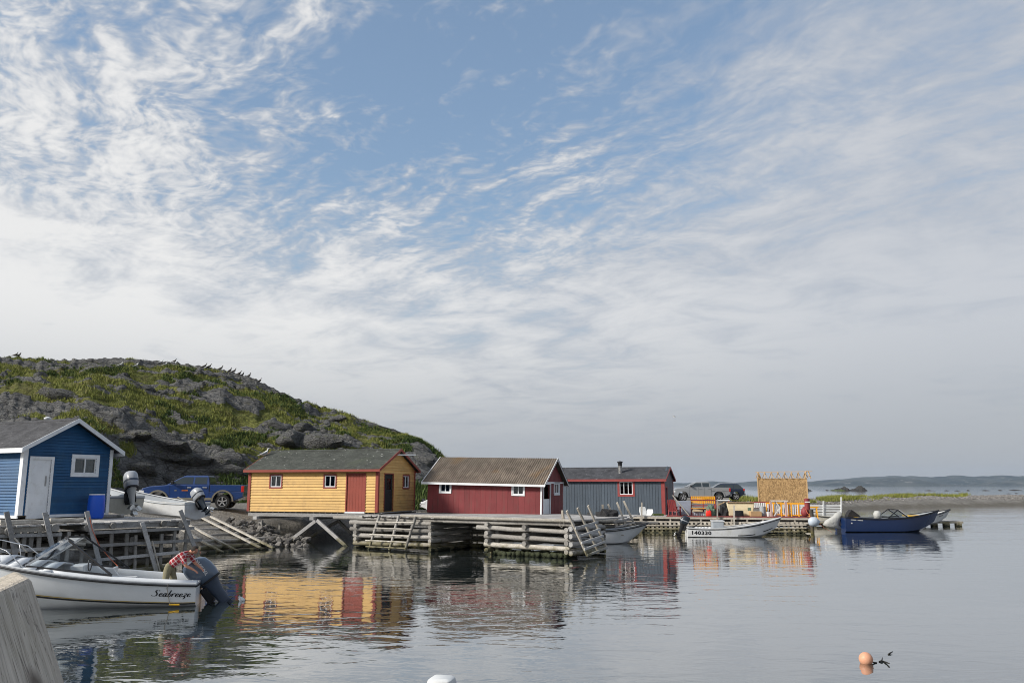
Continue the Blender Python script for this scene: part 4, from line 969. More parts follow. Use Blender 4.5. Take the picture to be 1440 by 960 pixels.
# ---------------- red-decked wharf by the slate shed
D0 = (6.7, 56.6); D1 = (19.25, 53.9); DF = Face(D0, D1); ZD = 1.06
dk = empty('red_wharf', DF.at(0, 0), 0, 'red-decked wharf faced with pale pallet slats beyond the numbered boat', 'wharf')
dl_ = (DF.B-DF.A).length; n = 52
for i in range(n):
    u0 = dl_*(i+.5)/n; px = 720+1168*DF.at(u0, 0).x/DF.at(u0, 0).y
    red = px > 938
    mb = MB(); mb.beam(DF.at(u0, ZD+rw.uniform(-.006, .006), .10), DF.at(u0, ZD, -7.5), dl_/n*.95, .05); mb.build('deck_plank', 'deck_red' if red else 'deck_grey', dk, origin=dk.location)
beamp(dk, DF.at(-1.5, ZD-.10, .05), DF.at(dl_, ZD-.10, .05), .10, .12, 'pallet_wood', 'edge_beam'); beamp(dk, DF.at(-1.5, ZD-.36, .05), DF.at(dl_, ZD-.36, .05), .09, .10, 'pallet_wood', 'edge_beam')
for i in range(14): u0 = dl_*i/13; beamp(dk, DF.at(u0, ZD-.1, .03), DF.at(u0, -.5, .03), .10, .10, 'pallet_wood', 'post', up=DF.n)
i = 0
px = 862.0
while px < 1130:
    if not (1052 < px < 1098): beamp(dk, DF.P(px, 733.5, .14), DF.at(DF.u(px), -.25, .14), .155, .03, 'pallet_wood', 'slat', up=DF.n)
    px += 6.15
for py in (738.5, 743.2, 747.9, 752.0): beamp(dk, DF.P(858, py, .20), DF.P(1134, py-1.0, .20), .03, .085, 'pallet_wood', 'batten')
for z_ in (.15, .5, .8):
    for off in (-.8, -3): logp(dk, DF.at(-1, z_, off), DF.at(dl_, z_, off), .11)
for px_, y0, y1, m_ in ((902.5, 706, 760, 'pallet_wood'), (1008.8, 703, 760, 'plank_pale'), (1032.3, 710, 760, 'plank_pale')): beamp(dk, DF.P(px_, y0, .28), DF.P(px_, y1, .28), .09, .09, m_, 'pole', up=DF.n)
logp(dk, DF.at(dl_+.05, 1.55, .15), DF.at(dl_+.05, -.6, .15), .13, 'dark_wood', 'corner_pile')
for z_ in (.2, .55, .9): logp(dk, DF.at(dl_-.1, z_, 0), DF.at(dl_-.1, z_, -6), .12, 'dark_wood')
# ================================================================ BOATS
mat('gelcoat_white', (.68, .70, .72), .35, .05, 1.2, 0, spec=.4, dirt=(.50, .50, .48), dirt_amt=.25)
mat('hull_white', (.60, .61, .62), .4, .08, 1.5, .002, 30, dirt=(.42, .40, .33), dirt_amt=.5)
mat('hull_blue', srgb(18, 40, 80), .25, .08, 1.4, 0, spec=.5, coat=.3); mat('hull_cream', (.56, .53, .45), .5, .10, 1.5, .002, 30, dirt=(.36, .33, .26), dirt_amt=.5)
mat('black_rubber', (.018, .018, .02), .5, .3); mat('stripe_gold', (.42, .30, .07), .4, .1); mat('antifoul', (.03, .03, .03), .6, .3)
mat('cowl_grey', srgb(80, 93, 110), .3, .08, 2, 0, coat=.5); mat('cowl_silver', srgb(150, 154, 160), .35, .08, 2, coat=.3); mat('cowl_dark', srgb(36, 44, 54), .35, .1, 2); mat('motor_leg', srgb(62, 72, 88), .45, .15, 4)
mat('prop_metal', (.62, .62, .60), .35, .1, metal=.6); mat('steel_rail', (.7, .7, .7), .25, .05, metal=.9); mat('seat_white', (.62, .63, .63), .5, .06)
mat('boat_grey', (.33, .36, .39), .6, .12); mat('boat_floor', (.36, .36, .34), .8, .2); mat('yellow_trim', srgb(214, 168, 40), .5, .12); mat('tarp_white', (.42, .42, .40), .6, .15, 3, .05, 8); mat('letter_black', (.012, .012, .014), .5, .1)
t = NT('acrylic'); t.n.remove(t.p)
tr = t.new('ShaderNodeBsdfTransparent'); tr.inputs[0].default_value = (.80, .84, .87, 1); gl = t.new('ShaderNodeBsdfGlossy'); gl.inputs['Roughness'].default_value = .04
fr = t.new('ShaderNodeFresnel'); fr.inputs[0].default_value = 1.45; mx = t.new('ShaderNodeMixShader')
t.l.new(fr.outputs[0], mx.inputs[0]); t.l.new(tr.outputs[0], mx.inputs[1]); t.l.new(gl.outputs[0], mx.inputs[2]); t.l.new(mx.outputs[0], t.out.inputs['Surface'])
def smooth_line(pts, n=6):
    out = []; P = [Vector(p) for p in pts]
    for i in range(len(P)-1):
        p0 = P[max(i-1, 0)]; p1 = P[i]; p2 = P[i+1]; p3 = P[min(i+2, len(P)-1)]
        for k in range(n):
            t_ = k/n; out.append(.5*((2*p1)+(p2-p0)*t_+(2*p0-5*p1+4*p2-p3)*t_*t_+(3*p1-p0-3*p2+p3)*t_**3))
    return out+[P[-1]]
class Hull:
    """x forward from the stern, y to port, z up from the waterline"""
    def __init__(s, L_, B, sheer, draft=.25, tr=.85, rake=.9, chine=.55, flare=.12, zch=.05, bowfull=2.6, early=False):
        s.early = early
        s.L = L_; s.B = B; s.sheer = sheer; s.draft = draft; s.tr = tr; s.rake = rake; s.ch = chine; s.fl = flare; s.zch = zch; s.bf = bowfull
    def hb(s, t): return s.B/2*(s.tr+(1-s.tr)*math.sin(min(1, t/.45)*math.pi/2))*(max(0, 1-max(0, (t-.40)/.60)**s.bf))
    def zs(s, t):
        a, b, c = s.sheer; return a*(1-t)*(1-2*t)+4*b*t*(1-t)+c*t*(2*t-1)
    def sec(s, t, inset=0.0, floor=None):
        b = max(s.hb(t)-inset, .0); zs_ = s.zs(t); zk = -s.draft + (zs_*.55+s.draft)*max(0, (t-.62)/.38)**2.6
        up = max(0, (t-.55)/.45)**2 if not s.early else max(0, (t-.06)/.94)**.9
        zc_ = s.zch+(zs_-s.zch)*.45*up; bc = b*(1-s.fl-.22*up)
        if inset: zk += inset; zc_ = max(zc_+inset, zk+.01)
        prof = [(0, zk), (bc*.5, zk+(zc_-zk)*.42), (bc, zc_), (bc+(b-bc)*.45, zc_+(zs_-zc_)*.33), (bc+(b-bc)*.78, zc_+(zs_-zc_)*.66), (b, zs_)]
        out = []
        for y, z in prof:
            fz = (z+s.draft)/(zs_+s.draft); x = t*(s.L-s.rake*(1-max(0, min(1, fz)))*t**3); out.append(Vector((x, y, z)))
        return out
    def pt(s, t, f, side=1, off=0):
        """point on the topside, f 0 at the chine .. 1 at the sheer"""
        q = s.sec(t); lo, hi = q[2], q[5]; seg = [q[2], q[3], q[4], q[5]]; k = min(2, int(f*3)); g = f*3-k
        p = seg[k].lerp(seg[k+1], g); q2 = s.sec(min(1, t+.02)); seg2 = [q2[2], q2[3], q2[4], q2[5]]; p2 = seg2[k].lerp(seg2[k+1], g)
        nrm = (p2-p).cross(seg[k+1]-seg[k]).normalized()
        if nrm.y < 0: nrm = -nrm
        p = p+nrm*off; return Vector((p.x, p.y*side, p.z))
    def build(s, e, material, rail='black_rubber', inner='boat_grey', cap=None, railr=.03, bottom=None, floor_z=.02, n=26, wall=.05, decked=0.0, capw=.10):
        ts = [i/n for i in range(n+1)]
        mb = MB(); rings = []
        for t_ in ts:
            q = s.sec(t_); rings.append([Vector((p.x, -p.y, p.z)) for p in reversed(q)]+q[1:])
        mb.loft(rings, closed=False)
        q = rings[0]; mb.add(q, [tuple(range(len(q)))])
        h = mb.build('hull', material, e, smooth=True, auto=28)
        mb = MB(); rings = []
        for t_ in ts[:-1]:
            q = s.sec(t_, wall); q = [Vector((max(p.x, .05), p.y, max(p.z, floor_z))) for p in q]; q[-1].z = s.zs(t_)-.01
            rings.append([Vector((p.x, -p.y, p.z)) for p in reversed(q)]+q[1:])
        mb.loft(rings, closed=False); q = rings[0]; mb.add(q, [tuple(range(len(q)))]); mb.build('inner_lining', inner, e, smooth=True, auto=28)
        mb = MB()                           # gunwale cap
        for sd_ in (1, -1):
            R1 = []
            for t_ in ts:
                p = s.sec(t_)[5]; w_ = min(capw, p.y); R1.append([Vector((p.x, sd_*(p.y+.01), p.z)), Vector((p.x, sd_*(p.y+.01), p.z+.025)), Vector((p.x, sd_*(p.y-w_), p.z+.025)), Vector((p.x, sd_*(p.y-w_), p.z))])
            mb.loft(R1)
        p = s.sec(0)[5]; mb.box(-.01, .10, -p.y, p.y, p.z-.03, p.z+.028) ; mb.build('gunwale', cap or material, e)
        if rail:
            mb = MB()
            for sd_ in (1, -1): mb.tube([Vector((s.sec(t_)[5].x, sd_*(s.sec(t_)[5].y+.012), s.zs(t_)-.05)) for t_ in ts], railr, 6)
            p = s.sec(0)[5]; mb.tube([(-.012, p.y, p.z-.05), (-.012, -p.y, p.z-.05)], railr, 6); mb.build('rub_rail', rail, e, smooth=True)
        if decked:
            mb = MB(); R1 = []
            for t_ in [1-decked+decked*i/8 for i in range(9)]:
                p = s.sec(t_)[5]; R1.append([Vector((p.x, -p.y+.02, p.z+.01)), Vector((p.x, 0, p.z+.06)), Vector((p.x, p.y-.02, p.z+.01))])
            mb.loft(R1, closed=False); o = mb.build('foredeck', cap or material, e, smooth=True); o.modifiers.new('solid', 'SOLIDIFY').thickness = .03
        return h
    def strip(s, e, name, material, t0, t1, f0, f1, side=-1, off=.006, n=20):
        mb = MB(); R1 = [[s.pt(t0+(t1-t0)*i/n, f0, side, off), s.pt(t0+(t1-t0)*i/n, f1, side, off)] for i in range(n+1)]; mb.loft(R1, closed=False); return mb.build(name, material, e)
    def thwart(s, e, t_, z, w_=.28, material='plank_pale'):
        b = s.hb(t_)-.06; MB().box(t_*s.L-w_/2, t_*s.L+w_/2, -b, b, z, z+.035).build('thwart', material, e)
def xf(mb, M): mb.v = [tuple(M @ Vector(v)) for v in mb.v]; return mb
def sring(cx, cz, rx, ry, n=16, pw=2.6, cy=0):
    out = []
    for k in range(n):
        a = 2*math.pi*k/n; c_, s_ = math.cos(a), math.sin(a)
        out.append((cx+rx*math.copysign(abs(c_)**(2/pw), c_), cy+ry*math.copysign(abs(s_)**(2/pw), s_), cz))
    return out
def outboard(e, M, k=1.0, cowl='cowl_grey', leg='motor_leg', stripe=None, name='outboard'):
    """local: x aft, z up, 0 at the transom top; M places it on the boat; k scale"""
    S_ = Matrix.Scale(k, 4); M = M @ S_
    mb = MB(); rings = []
    for z, cx, rx, ry in ((.12, .22, .26, .17), (.16, .22, .31, .21), (.32, .20, .345, .235), (.50, .18, .345, .235), (.66, .16, .32, .225), (.76, .13, .26, .19), (.80, .11, .16, .12)): rings.append(sring(cx, z, rx, ry))
    mb.loft(rings); p = xf(mb, M).build(name, cowl, e, smooth=True, auto=40)
    mb = MB(); mb.loft([sring(.21, z, r_, q, 16) for z, r_, q in ((.10, .325, .222), (.155, .33, .226))]); xf(mb, M).build('cowl_band', 'letter_black', p, smooth=True, auto=40)
    if stripe:
        mb = MB(); mb.loft([sring(cx, z, rx+.006, ry+.006) for z, cx, rx, ry in ((.36, .195, .345, .235), (.43, .19, .346, .236))], cap0=False, cap1=False); xf(mb, M).build('cowl_stripe', stripe, p, smooth=True)
    mb = MB(); mb.loft([sring(.22, .12, .25, .16), sring(.22, -.05, .19, .12), sring(.23, -.25, .15, .085), sring(.24, -.55, .13, .06), sring(.26, -.72, .15, .05)]); mb.box(.02, .48, -.14, .14, -.575, -.555); xf(mb, M).build('leg', leg, p, smooth=True, auto=40)
    mb = MB(); mb.loft([[(x, y_, z_) for (y_, z_) in [(math.cos(a)*r_, -.80+math.sin(a)*r_) for a in [j*math.pi/5 for j in range(10)]]] for x, r_ in ((.04, .01), (.10, .055), (.25, .075), (.45, .06), (.50, .05))])
    mb.prism([(.12, -.84), (.36, -.84), (.40, -1.05), (.26, -1.03)], -.012, .012); xf(mb, M).build('gearcase', leg, p, smooth=True, auto=40)
    mb = MB(); mb.lathe([(.045, 0), (.045, .10), (.02, .14)], n=10); mb.v = [(z+.49, x, y-.80) for x, y, z in mb.v]
    for j in range(3):
        a = j*2*math.pi/3+.4; c_, s_ = math.cos(a), math.sin(a); q = []
        for r_, w_, sk in ((.04, .05, .0), (.11, .10, .03), (.18, .09, .045), (.205, .03, .03)):
            q.append([(.53+sk-.03, r_*c_-w_*s_, -.80+r_*s_+w_*c_), (.53+sk+.03, r_*c_+w_*s_, -.80+r_*s_-w_*c_)])
        mb.loft(q, closed=False)
    xf(mb, M).build('propeller', 'prop_metal', p)
    mb = MB(); mb.box(-.10, .06, -.15, .15, -.36, .06); mb.box(-.06, .10, -.19, -.15, -.30, .04); mb.box(-.06, .10, .15, .19, -.30, .04); xf(mb, M).build('bracket', 'black_metal', p, bevel=.01)
    return p
def text_mesh(body, fn, size=1.0, shear=0, bold=0.0, spacing=1.0):
    cu = bpy.data.curves.new('txt', 'FONT'); cu.body = body; cu.size = size; cu.shear = shear; cu.offset = bold; cu.space_character = spacing; cu.resolution_u = 3
    o = bpy.data.objects.new('txt', cu); COL.objects.link(o); bpy.context.view_layer.update(); me = bpy.data.meshes.new_from_object(o.evaluated_get(bpy.context.evaluated_depsgraph_get()))
    bpy.data.objects.remove(o); bpy.data.curves.remove(cu)
    mb = MB(); mb.v = [tuple(fn(v.co.x, v.co.y)) for v in me.vertices]; mb.f = [tuple(p.vertices) for p in me.polygons]; W_ = max((v.co.x for v in me.vertices), default=0); bpy.data.meshes.remove(me)
    return mb, W_
GLY = {'S': [[(.86, .84), (.80, 1.0), (.55, 1.02), (.38, .84), (.50, .62), (.62, .40), (.55, .12), (.30, .0), (.04, .06), (.02, .2)]],
       'e': [[(.06, .22), (.30, .30), (.40, .46), (.28, .54), (.10, .34), (.10, .08), (.26, .0), (.48, .14)]],
       'a': [[(.42, .46), (.28, .54), (.08, .30), (.08, .06), (.20, .02), (.38, .30), (.45, .54)], [(.45, .54), (.37, .10), (.44, .0), (.58, .12)]],
       'b': [[(.36, 1.04), (.22, .55), (.12, .08), (.24, .0), (.42, .20), (.44, .42), (.32, .50), (.22, .36)]],
       'r': [[(.14, .52), (.05, .0)], [(.08, .22), (.22, .46), (.36, .54), (.44, .46)]],
       'z': [[(.10, .50), (.26, .54), (.44, .48), (.24, .22), (.06, .04), (.24, .06), (.30, -.10), (.18, -.34), (.0, -.36)]]}
def script_text(word, fn, h=1.0, nib=.10):
    mb = MB(); x0 = 0.0; adv = {'S': .86, 'e': .50, 'a': .58, 'b': .52, 'r': .46, 'z': .50}
    for ch in word:
        for st in GLY[ch]:
            P = smooth_line([(x0+x+.22*y, y, 0) for x, y in st], 5); R1 = []
            for i, p in enumerate(P):
                d = (P[min(i+1, len(P)-1)]-P[max(i-1, 0)]).normalized(); th = nib*(.38+.75*abs(d.y)); nv = Vector((-d.y, d.x, 0))*th/2+Vector((.02, .01, 0))
                R1.append([p-nv, p+nv])
            mb.loft(R1, closed=False)
        x0 += adv[ch]
    mb.v = [tuple(fn(x*h, y*h)) for x, y, z in mb.v]; return mb, x0*h

# ---------------- the white bowrider in the foreground
b_ang = R(-12.5); Ps = onz(274, 853, 0)
hx = Vector((-math.cos(b_ang), math.sin(b_ang), 0))           # bow direction
head = math.atan2(hx.y, hx.x)
def boat_empty(name, stern_near, head, H, label, z=0, near=1, roll=(0, 0)):
    """stern_near: place of the near stern corner; near: +1 port side towards us, -1 starboard"""
    c, s_ = math.cos(head), math.sin(head); hb0 = H.sec(0)[3].y
    o = Vector((stern_near[0], stern_near[1], z)) - Vector((-s_, c, 0))*(hb0*near)
    e = empty(name, o, head, label, 'boat'); e.rotation_euler = (roll[0], roll[1], head); return e
SB = Hull(6.3, 2.25, (.58, .88, 1.5), .28, .88, 1.1, .6, .10, .06, early=True)
eb = boat_empty('motorboat', Ps, head, SB, 'white motorboat named Seabreeze with open bow, windscreen and grey outboard', 0, 1)
SB.build(eb, 'gelcoat_white', 'black_rubber', 'seat_white', 'gelcoat_white', .028, floor_z=.08, capw=.26)
SB.strip(eb, 'boot_stripe', 'letter_black', .0, .93, .015, .085, 1, .008, 40); SB.strip(eb, 'gold_stripe', 'stripe_gold', .0, .93, .095, .125, 1, .008, 40)
# hull name
T1 = lambda x, y: SB.pt((.165*6.3+.02 - x)/6.3, .40+y/.60*.9, 1, .012)
mb, wd_ = script_text('Seabreeze', T1, .19, .12); mb.build('boat_name', 'letter_black', eb)
# cockpit coamings, windscreen, seats
sh = lambda t_: SB.zs(t_)
mb = MB()
for sd_ in (1, -1):
    R1 = []
    for t_ in [.0, .1, .2, .3, .4, .5, .58]:
        p = SB.sec(t_)[5]; y = p.y-.20; R1.append([Vector((p.x, sd_*(y+.14), p.z+.02)), Vector((p.x, sd_*(y+.06), p.z+.07)), Vector((p.x, sd_*(y-.10), p.z+.07)), Vector((p.x, sd_*(y-.12), p.z-.25))])
    mb.loft(R1, closed=False)
o = mb.build('coaming', 'gelcoat_white', eb, smooth=True, auto=35); o.modifiers.new('s', 'SOLIDIFY').thickness = .03
R1 = []; mb = MB()
for t_ in [.58, .64, .7, .76]:
    p = SB.sec(t_)[5]; mb.loft([[Vector((p.x-.2, -p.y+.02, p.z+.03)), Vector((p.x-.2, 0, p.z+.16)), Vector((p.x-.2, p.y-.02, p.z+.03))], [Vector((p.x+.2, -SB.sec(min(1, t_+.03))[5].y+.02, p.z+.04)), Vector((p.x+.2, 0, p.z+.15)), Vector((p.x+.2, SB.sec(min(1, t_+.03))[5].y-.02, p.z+.04))]], closed=False)
o = mb.build('cuddy_deck', 'gelcoat_white', eb, smooth=True); o.modifiers.new('s', 'SOLIDIFY').thickness = .04
# windscreen: foot runs along the coaming, top raked aft
xA, xB, xC = 4.35, 3.55, 2.05              # foremost foot, top, aft end of the side wings
zf = sh(.62)+.10; yb2 = SB.hb(.5)-.16; zt = zf+.62
ws = None
for sd_ in (1, -1):
    P = {'f': Vector((xA, sd_*.12, zf+.06)), 'c': Vector((xA-.25, sd_*(yb2-.10), zf)), 'a': Vector((xC, sd_*yb2, sh(.34)+.09)), 'tc': Vector((xB-.35, sd_*(yb2-.22), zt)), 'tm': Vector((xB-.10, sd_*.10, zt+.03))}
    mb = MB(); mb.add([P['f'], P['c'], P['tc'], P['tm']], [(0, 1, 2, 3)]); mb.add([P['c'], P['a'], P['tc']], [(0, 1, 2)])
    o = mb.build('windscreen', 'acrylic', eb); mb = MB()
    for a, b in (('c', 'a'), ('tc', 'a'), ('f', 'c')): mb.beam(P[a], P[b], .045, .045)
    mb.beam(P['tc'], P['tm'], .045, .045); mb.build('screen_frame', 'black_rubber', o)
    mb = MB(); mb.beam(P['c'], P['tc'], .05, .05); mb.build('chrome_post', 'steel_rail', o)
for x_, y_ in ((2.65, -.50), (2.65, .50)):
    mb = MB(); mb.box(x_-.25, x_+.25, y_-.26, y_+.26, .30, .52); o = mb.build('seat', 'seat_white', eb, bevel=.04)
    mb = MB(); mb.hexa([(x_-.30, y_-.25, .5), (x_-.20, y_-.25, .5), (x_-.20, y_+.25, .5), (x_-.30, y_+.25, .5), (x_-.38, y_-.22, .92), (x_-.30, y_-.22, .92), (x_-.30, y_+.22, .92), (x_-.38, y_+.22, .92)]); mb.build('seat_back', 'seat_white', o, bevel=.03)
mb = MB(); mb.prism([(1.55, sh(.2)+.05), (2.5, sh(.2)+.02), (2.3, sh(.2)+.32), (2.12, sh(.2)+.34), (1.95, sh(.2)+.14), (1.5, sh(.2)+.11)], .56, .64); mb.build('side_pod', 'seat_white', eb, bevel=.015)
mb = MB(); mb.box(3.0, 3.35, -.95, -.15, .4, sh(.5)+.12); mb.build('dash', 'seat_white', eb, bevel=.03)
mb = MB(); mb.tube([(2.95+.08*math.cos(a)*0, -.5+.17*math.cos(a), sh(.5)+.12+.17*math.sin(a)) for a in [i*math.pi/8 for i in range(17)]], .016, 6); mb.build('steering_wheel', 'black_rubber', eb)
mb = MB()
for sd_ in (1, -1):
    pts = [Vector((SB.sec(t_)[5].x, sd_*max(.02, SB.sec(t_)[5].y-.10), SB.zs(t_)+h_)) for t_, h_ in ((.66, .05), (.73, .36), (.82, .42), (.92, .42), (.99, .40))]
    mb.tube(pts, .014, 6)
    for t_ in (.76, .86, .95): p = SB.sec(t_)[5]; mb.tube([(p.x-.06, sd_*max(.02, p.y-.10), p.z+.03), (p.x+.02, sd_*max(.02, p.y-.10), p.z+.41)], .012, 6)
mb.build('bow_rail', 'steel_rail', eb, smooth=True)
mb = MB(); mb.box(.05, .45, -.85, .85, sh(0)-.22, sh(0)-.04); mb.build('splash_well', 'seat_white', eb, bevel=.02)
# tilted outboard: aft = -x of the boat
tilt = R(38)
Mx = Matrix.Translation((-.10, .05, sh(0)-.27)) @ Matrix.Rotation(-tilt, 4, 'Y').inverted() @ Matrix.Rotation(math.pi, 4, 'Z')
ob = outboard(eb, Mx, 1.06, 'cowl_grey', 'motor_leg')
mb, wt = text_mesh('YAMAHA', lambda x, y: Mx @ (Vector((.36-x*.0-y, -.262, .30+x))), .115, 0, .004); 
mb.build('brand_lettering', 'seat_white', ob)
o = MB(); o.tube([SB.pt(.105, 1.0, 1, .04), SB.pt(.11, .8, 1, .03), SB.pt(.105, .5, 1, .03), SB.pt(.10, .2, 1, .03), SB.pt(.095, -.0, 1, .04)], .010, 5); o.build('stern_line', 'rope_grey', eb)
mb = MB(); mb.tube([SB.pt(.10, .03, 1, .03), SB.pt(.06, .03, 1, .03)], .022, 6); mb.build('yellow_wrap', 'yellow_trim', eb)

# ---------------- open boats
def detach(o, e, label, cat, group=None):  # a thing carried in a boat is a thing of its own
    o.parent = None; o.location = e.location; o.rotation_euler = e.rotation_euler; return tag(o, label, cat, group)
def pxboat(name, H, px0, px1, py, label, near=-1, z=0.0, dd=0.0, d=None, roll=(0, 0)):
    """stern at px0, bow at px1 (waterline row py gives the distance); dd = extra depth of the bow"""
    a = onz(px0, py, z) if d is None else at(px0, py, d); b = at(px1, py, a.y+dd); hd = math.atan2(b.y-a.y, b.x-a.x)
    return boat_empty(name, a, hd, H, label, z, near, roll)
H1 = Hull(5.75, 1.85, (.56, .60, 1.15), .15, .86, .75, .6, .08, .04, 2.2)
e1 = pxboat('open_boat', H1, 967.5, 1099, 755, 'long white open boat numbered 140330 with grey fish box', -1, 0, -.5)
H1.build(e1, 'hull_white', 'letter_black', 'hull_white', 'hull_white', .02, capw=.09, decked=.22)
mb, wt = text_mesh('140330', lambda x, y: H1.pt((.18+x)/5.75, .28+y/.62, -1, .012), .37, 0, .011, 1.10); mb.build('hull_number', 'letter_black', e1)
H1.strip(e1, 'skid_strip', 'letter_black', .52, .72, .10, .18, -1, .012); H1.strip(e1, 'skid_strip', 'letter_black', .82, .94, .20, .28, -1, .012); H1.strip(e1, 'sheer_strip', 'letter_black', .40, .80, .86, .93, -1, .012)
mb = MB(); mb.box(1.55, 2.2, -.55, .25, .3, .92); o = detach(mb.build('fish_box', 'boat_grey', e1, bevel=.02), e1, 'grey fish box with white lid standing in the numbered boat', 'box'); MB().box(1.50, 2.25, -.58, .28, .925, .985).build('box_lid', 'hull_white', o, bevel=.01)
H1.thwart(e1, .52, .40); H1.thwart(e1, .14, .38); mb = MB()
for i in range(5):
    mb = MB(); mb.lathe([(.04, 0), (.14, .03), (.15, .14), (.06, .22)], (.65+i*.2, .1+.1*(i % 2), .35), 10); detach(mb.build('float', 'hull_white', e1, smooth=True), e1, 'white net float lying in the stern of the numbered boat', 'float', 'floats in the numbered boat')
MB().beam((.25, -.3, .5), (.85, -.2, .85), .05, .05).build('tiller', 'black_metal', e1)
outboard(e1, Matrix.Translation((-.05, 0, .60)) @ Matrix.Rotation(R(22), 4, 'Y') @ Matrix.Rotation(math.pi, 4, 'Z'), .78, 'cowl_dark', 'black_metal', 'cowl_silver')
H2 = Hull(4.4, 1.75, (.80, .74, 1.08), .15, .55, 1.2, .6, .16, .05, 1.8)
p_ = onz(912, 764.5, 0); e2 = pxboat('dory', H2, 802, 912.5, 764.5, 'plain pale grey dory with black gunwale moored behind the slat ladder', -1, 0, .3)
H2.build(e2, 'hull_white', 'letter_black', 'boat_grey', 'letter_black', .03, capw=.06); H2.thwart(e2, .35, .42); H2.thwart(e2, .62, .45)
H3 = Hull(7.0, 2.1, (1.02, .92, 1.42), .2, .88, .9, .6, .09, .06, 2.4)
e3 = pxboat('motorboat', H3, 1190, 1337, 748, 'dark blue motorboat with windscreen and tarp-covered outboard', -1, 0, .3)
H3.build(e3, 'hull_blue', 'letter_black', 'boat_grey', 'letter_black', .03, capw=.08)
for x0, w_ in ((.35, .42), (.80, .42)):
    mb = MB()
    for i in range(7): mb.loft([[H3.pt((x0+i*w_/8)/7, f, -1, .012), H3.pt((x0+i*w_/8+.035)/7, f, -1, .012)] for f in (.80, .87)], closed=False)
    mb.build('hull_lettering', 'hull_white', e3)
mb = MB(); mb.loft([[H3.pt((.35+i*.03)/7, f, -1, .012) for f in (.55, .64)] for i in range(4)], closed=False); mb.build('hull_mark', 'hull_white', e3)
zf = H3.zs(.5)+.02
for sd_ in (-1, 1):
    y = .80*sd_; mb = MB(); A_, B_, C_ = Vector((3.0, y, zf-.02)), Vector((3.75, y*.85, zf+.52)), Vector((4.45, y*.75, zf+.02)); D_ = Vector((3.85, 0, zf+.54)); E_ = Vector((4.7, 0, zf+.03))
    mb.add([A_, C_, B_], [(0, 1, 2)]); mb.add([C_, E_, D_, B_], [(0, 1, 2, 3)]); o = mb.build('windscreen', 'acrylic', e3)
    mb = MB(); mb.beam(A_, B_, .05, .05); mb.beam(A_, C_, .05, .05); mb.beam(B_, C_, .05, .05); mb.beam(B_, D_, .05, .05); mb.build('screen_frame', 'letter_black', o)
    mb = MB(); mb.beam(B_+Vector((.09, 0, 0)), C_+Vector((.09, 0, 0)), .04, .04); mb.build('bright_post', 'hull_white', o)
mb = MB(); mb.lathe([(.02, 0), (.24, .02), (.26, .35), (.18, .52), (.03, .56)], (2.55, -.2, zf-.1), 14); mb.build('console_cover', 'tarp_white', e3, smooth=True)
MB().box(4.6, 5.8, -.45, .45, zf+.06, zf+.14).build('foredeck_board', 'yellow_trim', e3); MB().box(.35, 1.0, -.7, .7, zf-.03, zf+.03).build('stern_bench', 'yellow_trim', e3)
detach(MB().prism([(.4, zf), (1.35, zf+.05), (1.2, zf+.2), (.75, zf+.52), (.55, zf+.3)], -.3, .2).build('dark_bundle', 'net_dark', e3), e3, 'dark bundle of gear in the stern of the blue motorboat', 'bundle')
mb = MB(); mb.loft([sring(-.10, -.05, .26, .22, 14), sring(-.45, .25, .40, .27, 14), sring(-.42, .60, .36, .28, 14), sring(-.20, .95, .24, .22, 14), sring(-.12, 1.22, .17, .15, 14), sring(-.10, 1.33, .06, .05, 14)])
mb.v = [((x+.1)*1.35-.02-max(0, .8-z)*.30, y, z*.80+.25) for x, y, z in mb.v]; mb.build('tarp_cover', 'tarp_white', e3, smooth=True)
H4 = Hull(5.2, 1.8, (.5, .55, 1.05), .15, .85, .8, .6, .09, .05, 2.2)
e4 = pxboat('open_boat', H4, 1255, 1356, 742, 'white boat bow with black rail tied at the floating dock', -1, .25, 0.5, 63.0)
e4.location.z = .25; H4.build(e4, 'hull_white', 'letter_black', 'hull_white', 'letter_black', .025)
mb = MB()
for i in range(5): mb.loft([[H4.pt((3.9+i*.09)/5.2, f, -1, .012), H4.pt((3.95+i*.09)/5.2, f, -1, .012)] for f in (.60, .72)], closed=False)
mb.build('hull_lettering', 'letter_black', e4)
e5 = pxboat('open_boat', H4, 1206, 1124, 736, 'cream open boat with dark gunwale moored beside the white slat fence', 1, .12, -.3, 64.5)
e5.location.z = .2; H4.build(e5, 'hull_cream', 'letter_black', 'boat_grey', 'hull_cream', .03)
# boats hauled up on the left wharf
H5 = Hull(5.0, 1.7, (.62, .62, .95), .12, .85, .8, .6, .10, .04, 2.2)
def land_boat(name, px0, py0, d, hd, label, H, near, z, material='hull_white', roll=(0, 0)):
    a = at(px0, py0, d); c, s_ = math.cos(hd), math.sin(hd); e = empty(name, Vector((a.x, a.y, z+H.draft)), hd, label, 'boat'); e.rotation_euler = (roll[0], roll[1], hd); return e
e6 = land_boat('open_boat', 277, 715, 37.5, R(152), 'white open boat with dark outboard hauled out beside the blue pickup', H5, 1, 1.58, roll=(0, R(-3)))
H5.build(e6, 'hull_white', 'boat_grey', 'boat_grey', 'hull_white', .018); H5.thwart(e6, .3, .45); H5.thwart(e6, .6, .45)
outboard(e6, Matrix.Translation((-.05, 0, .60)) @ Matrix.Rotation(R(42), 4, 'Y') @ Matrix.Rotation(math.pi, 4, 'Z'), .85, 'cowl_silver', 'cowl_dark', 'cowl_dark')
detach(MB().beam((.2, .3, .62), (.7, .55, .85), .03, .03).build('stick', 'plank_pale', e6), e6, 'short pale stick poking up from the white hauled-out boat', 'stick')
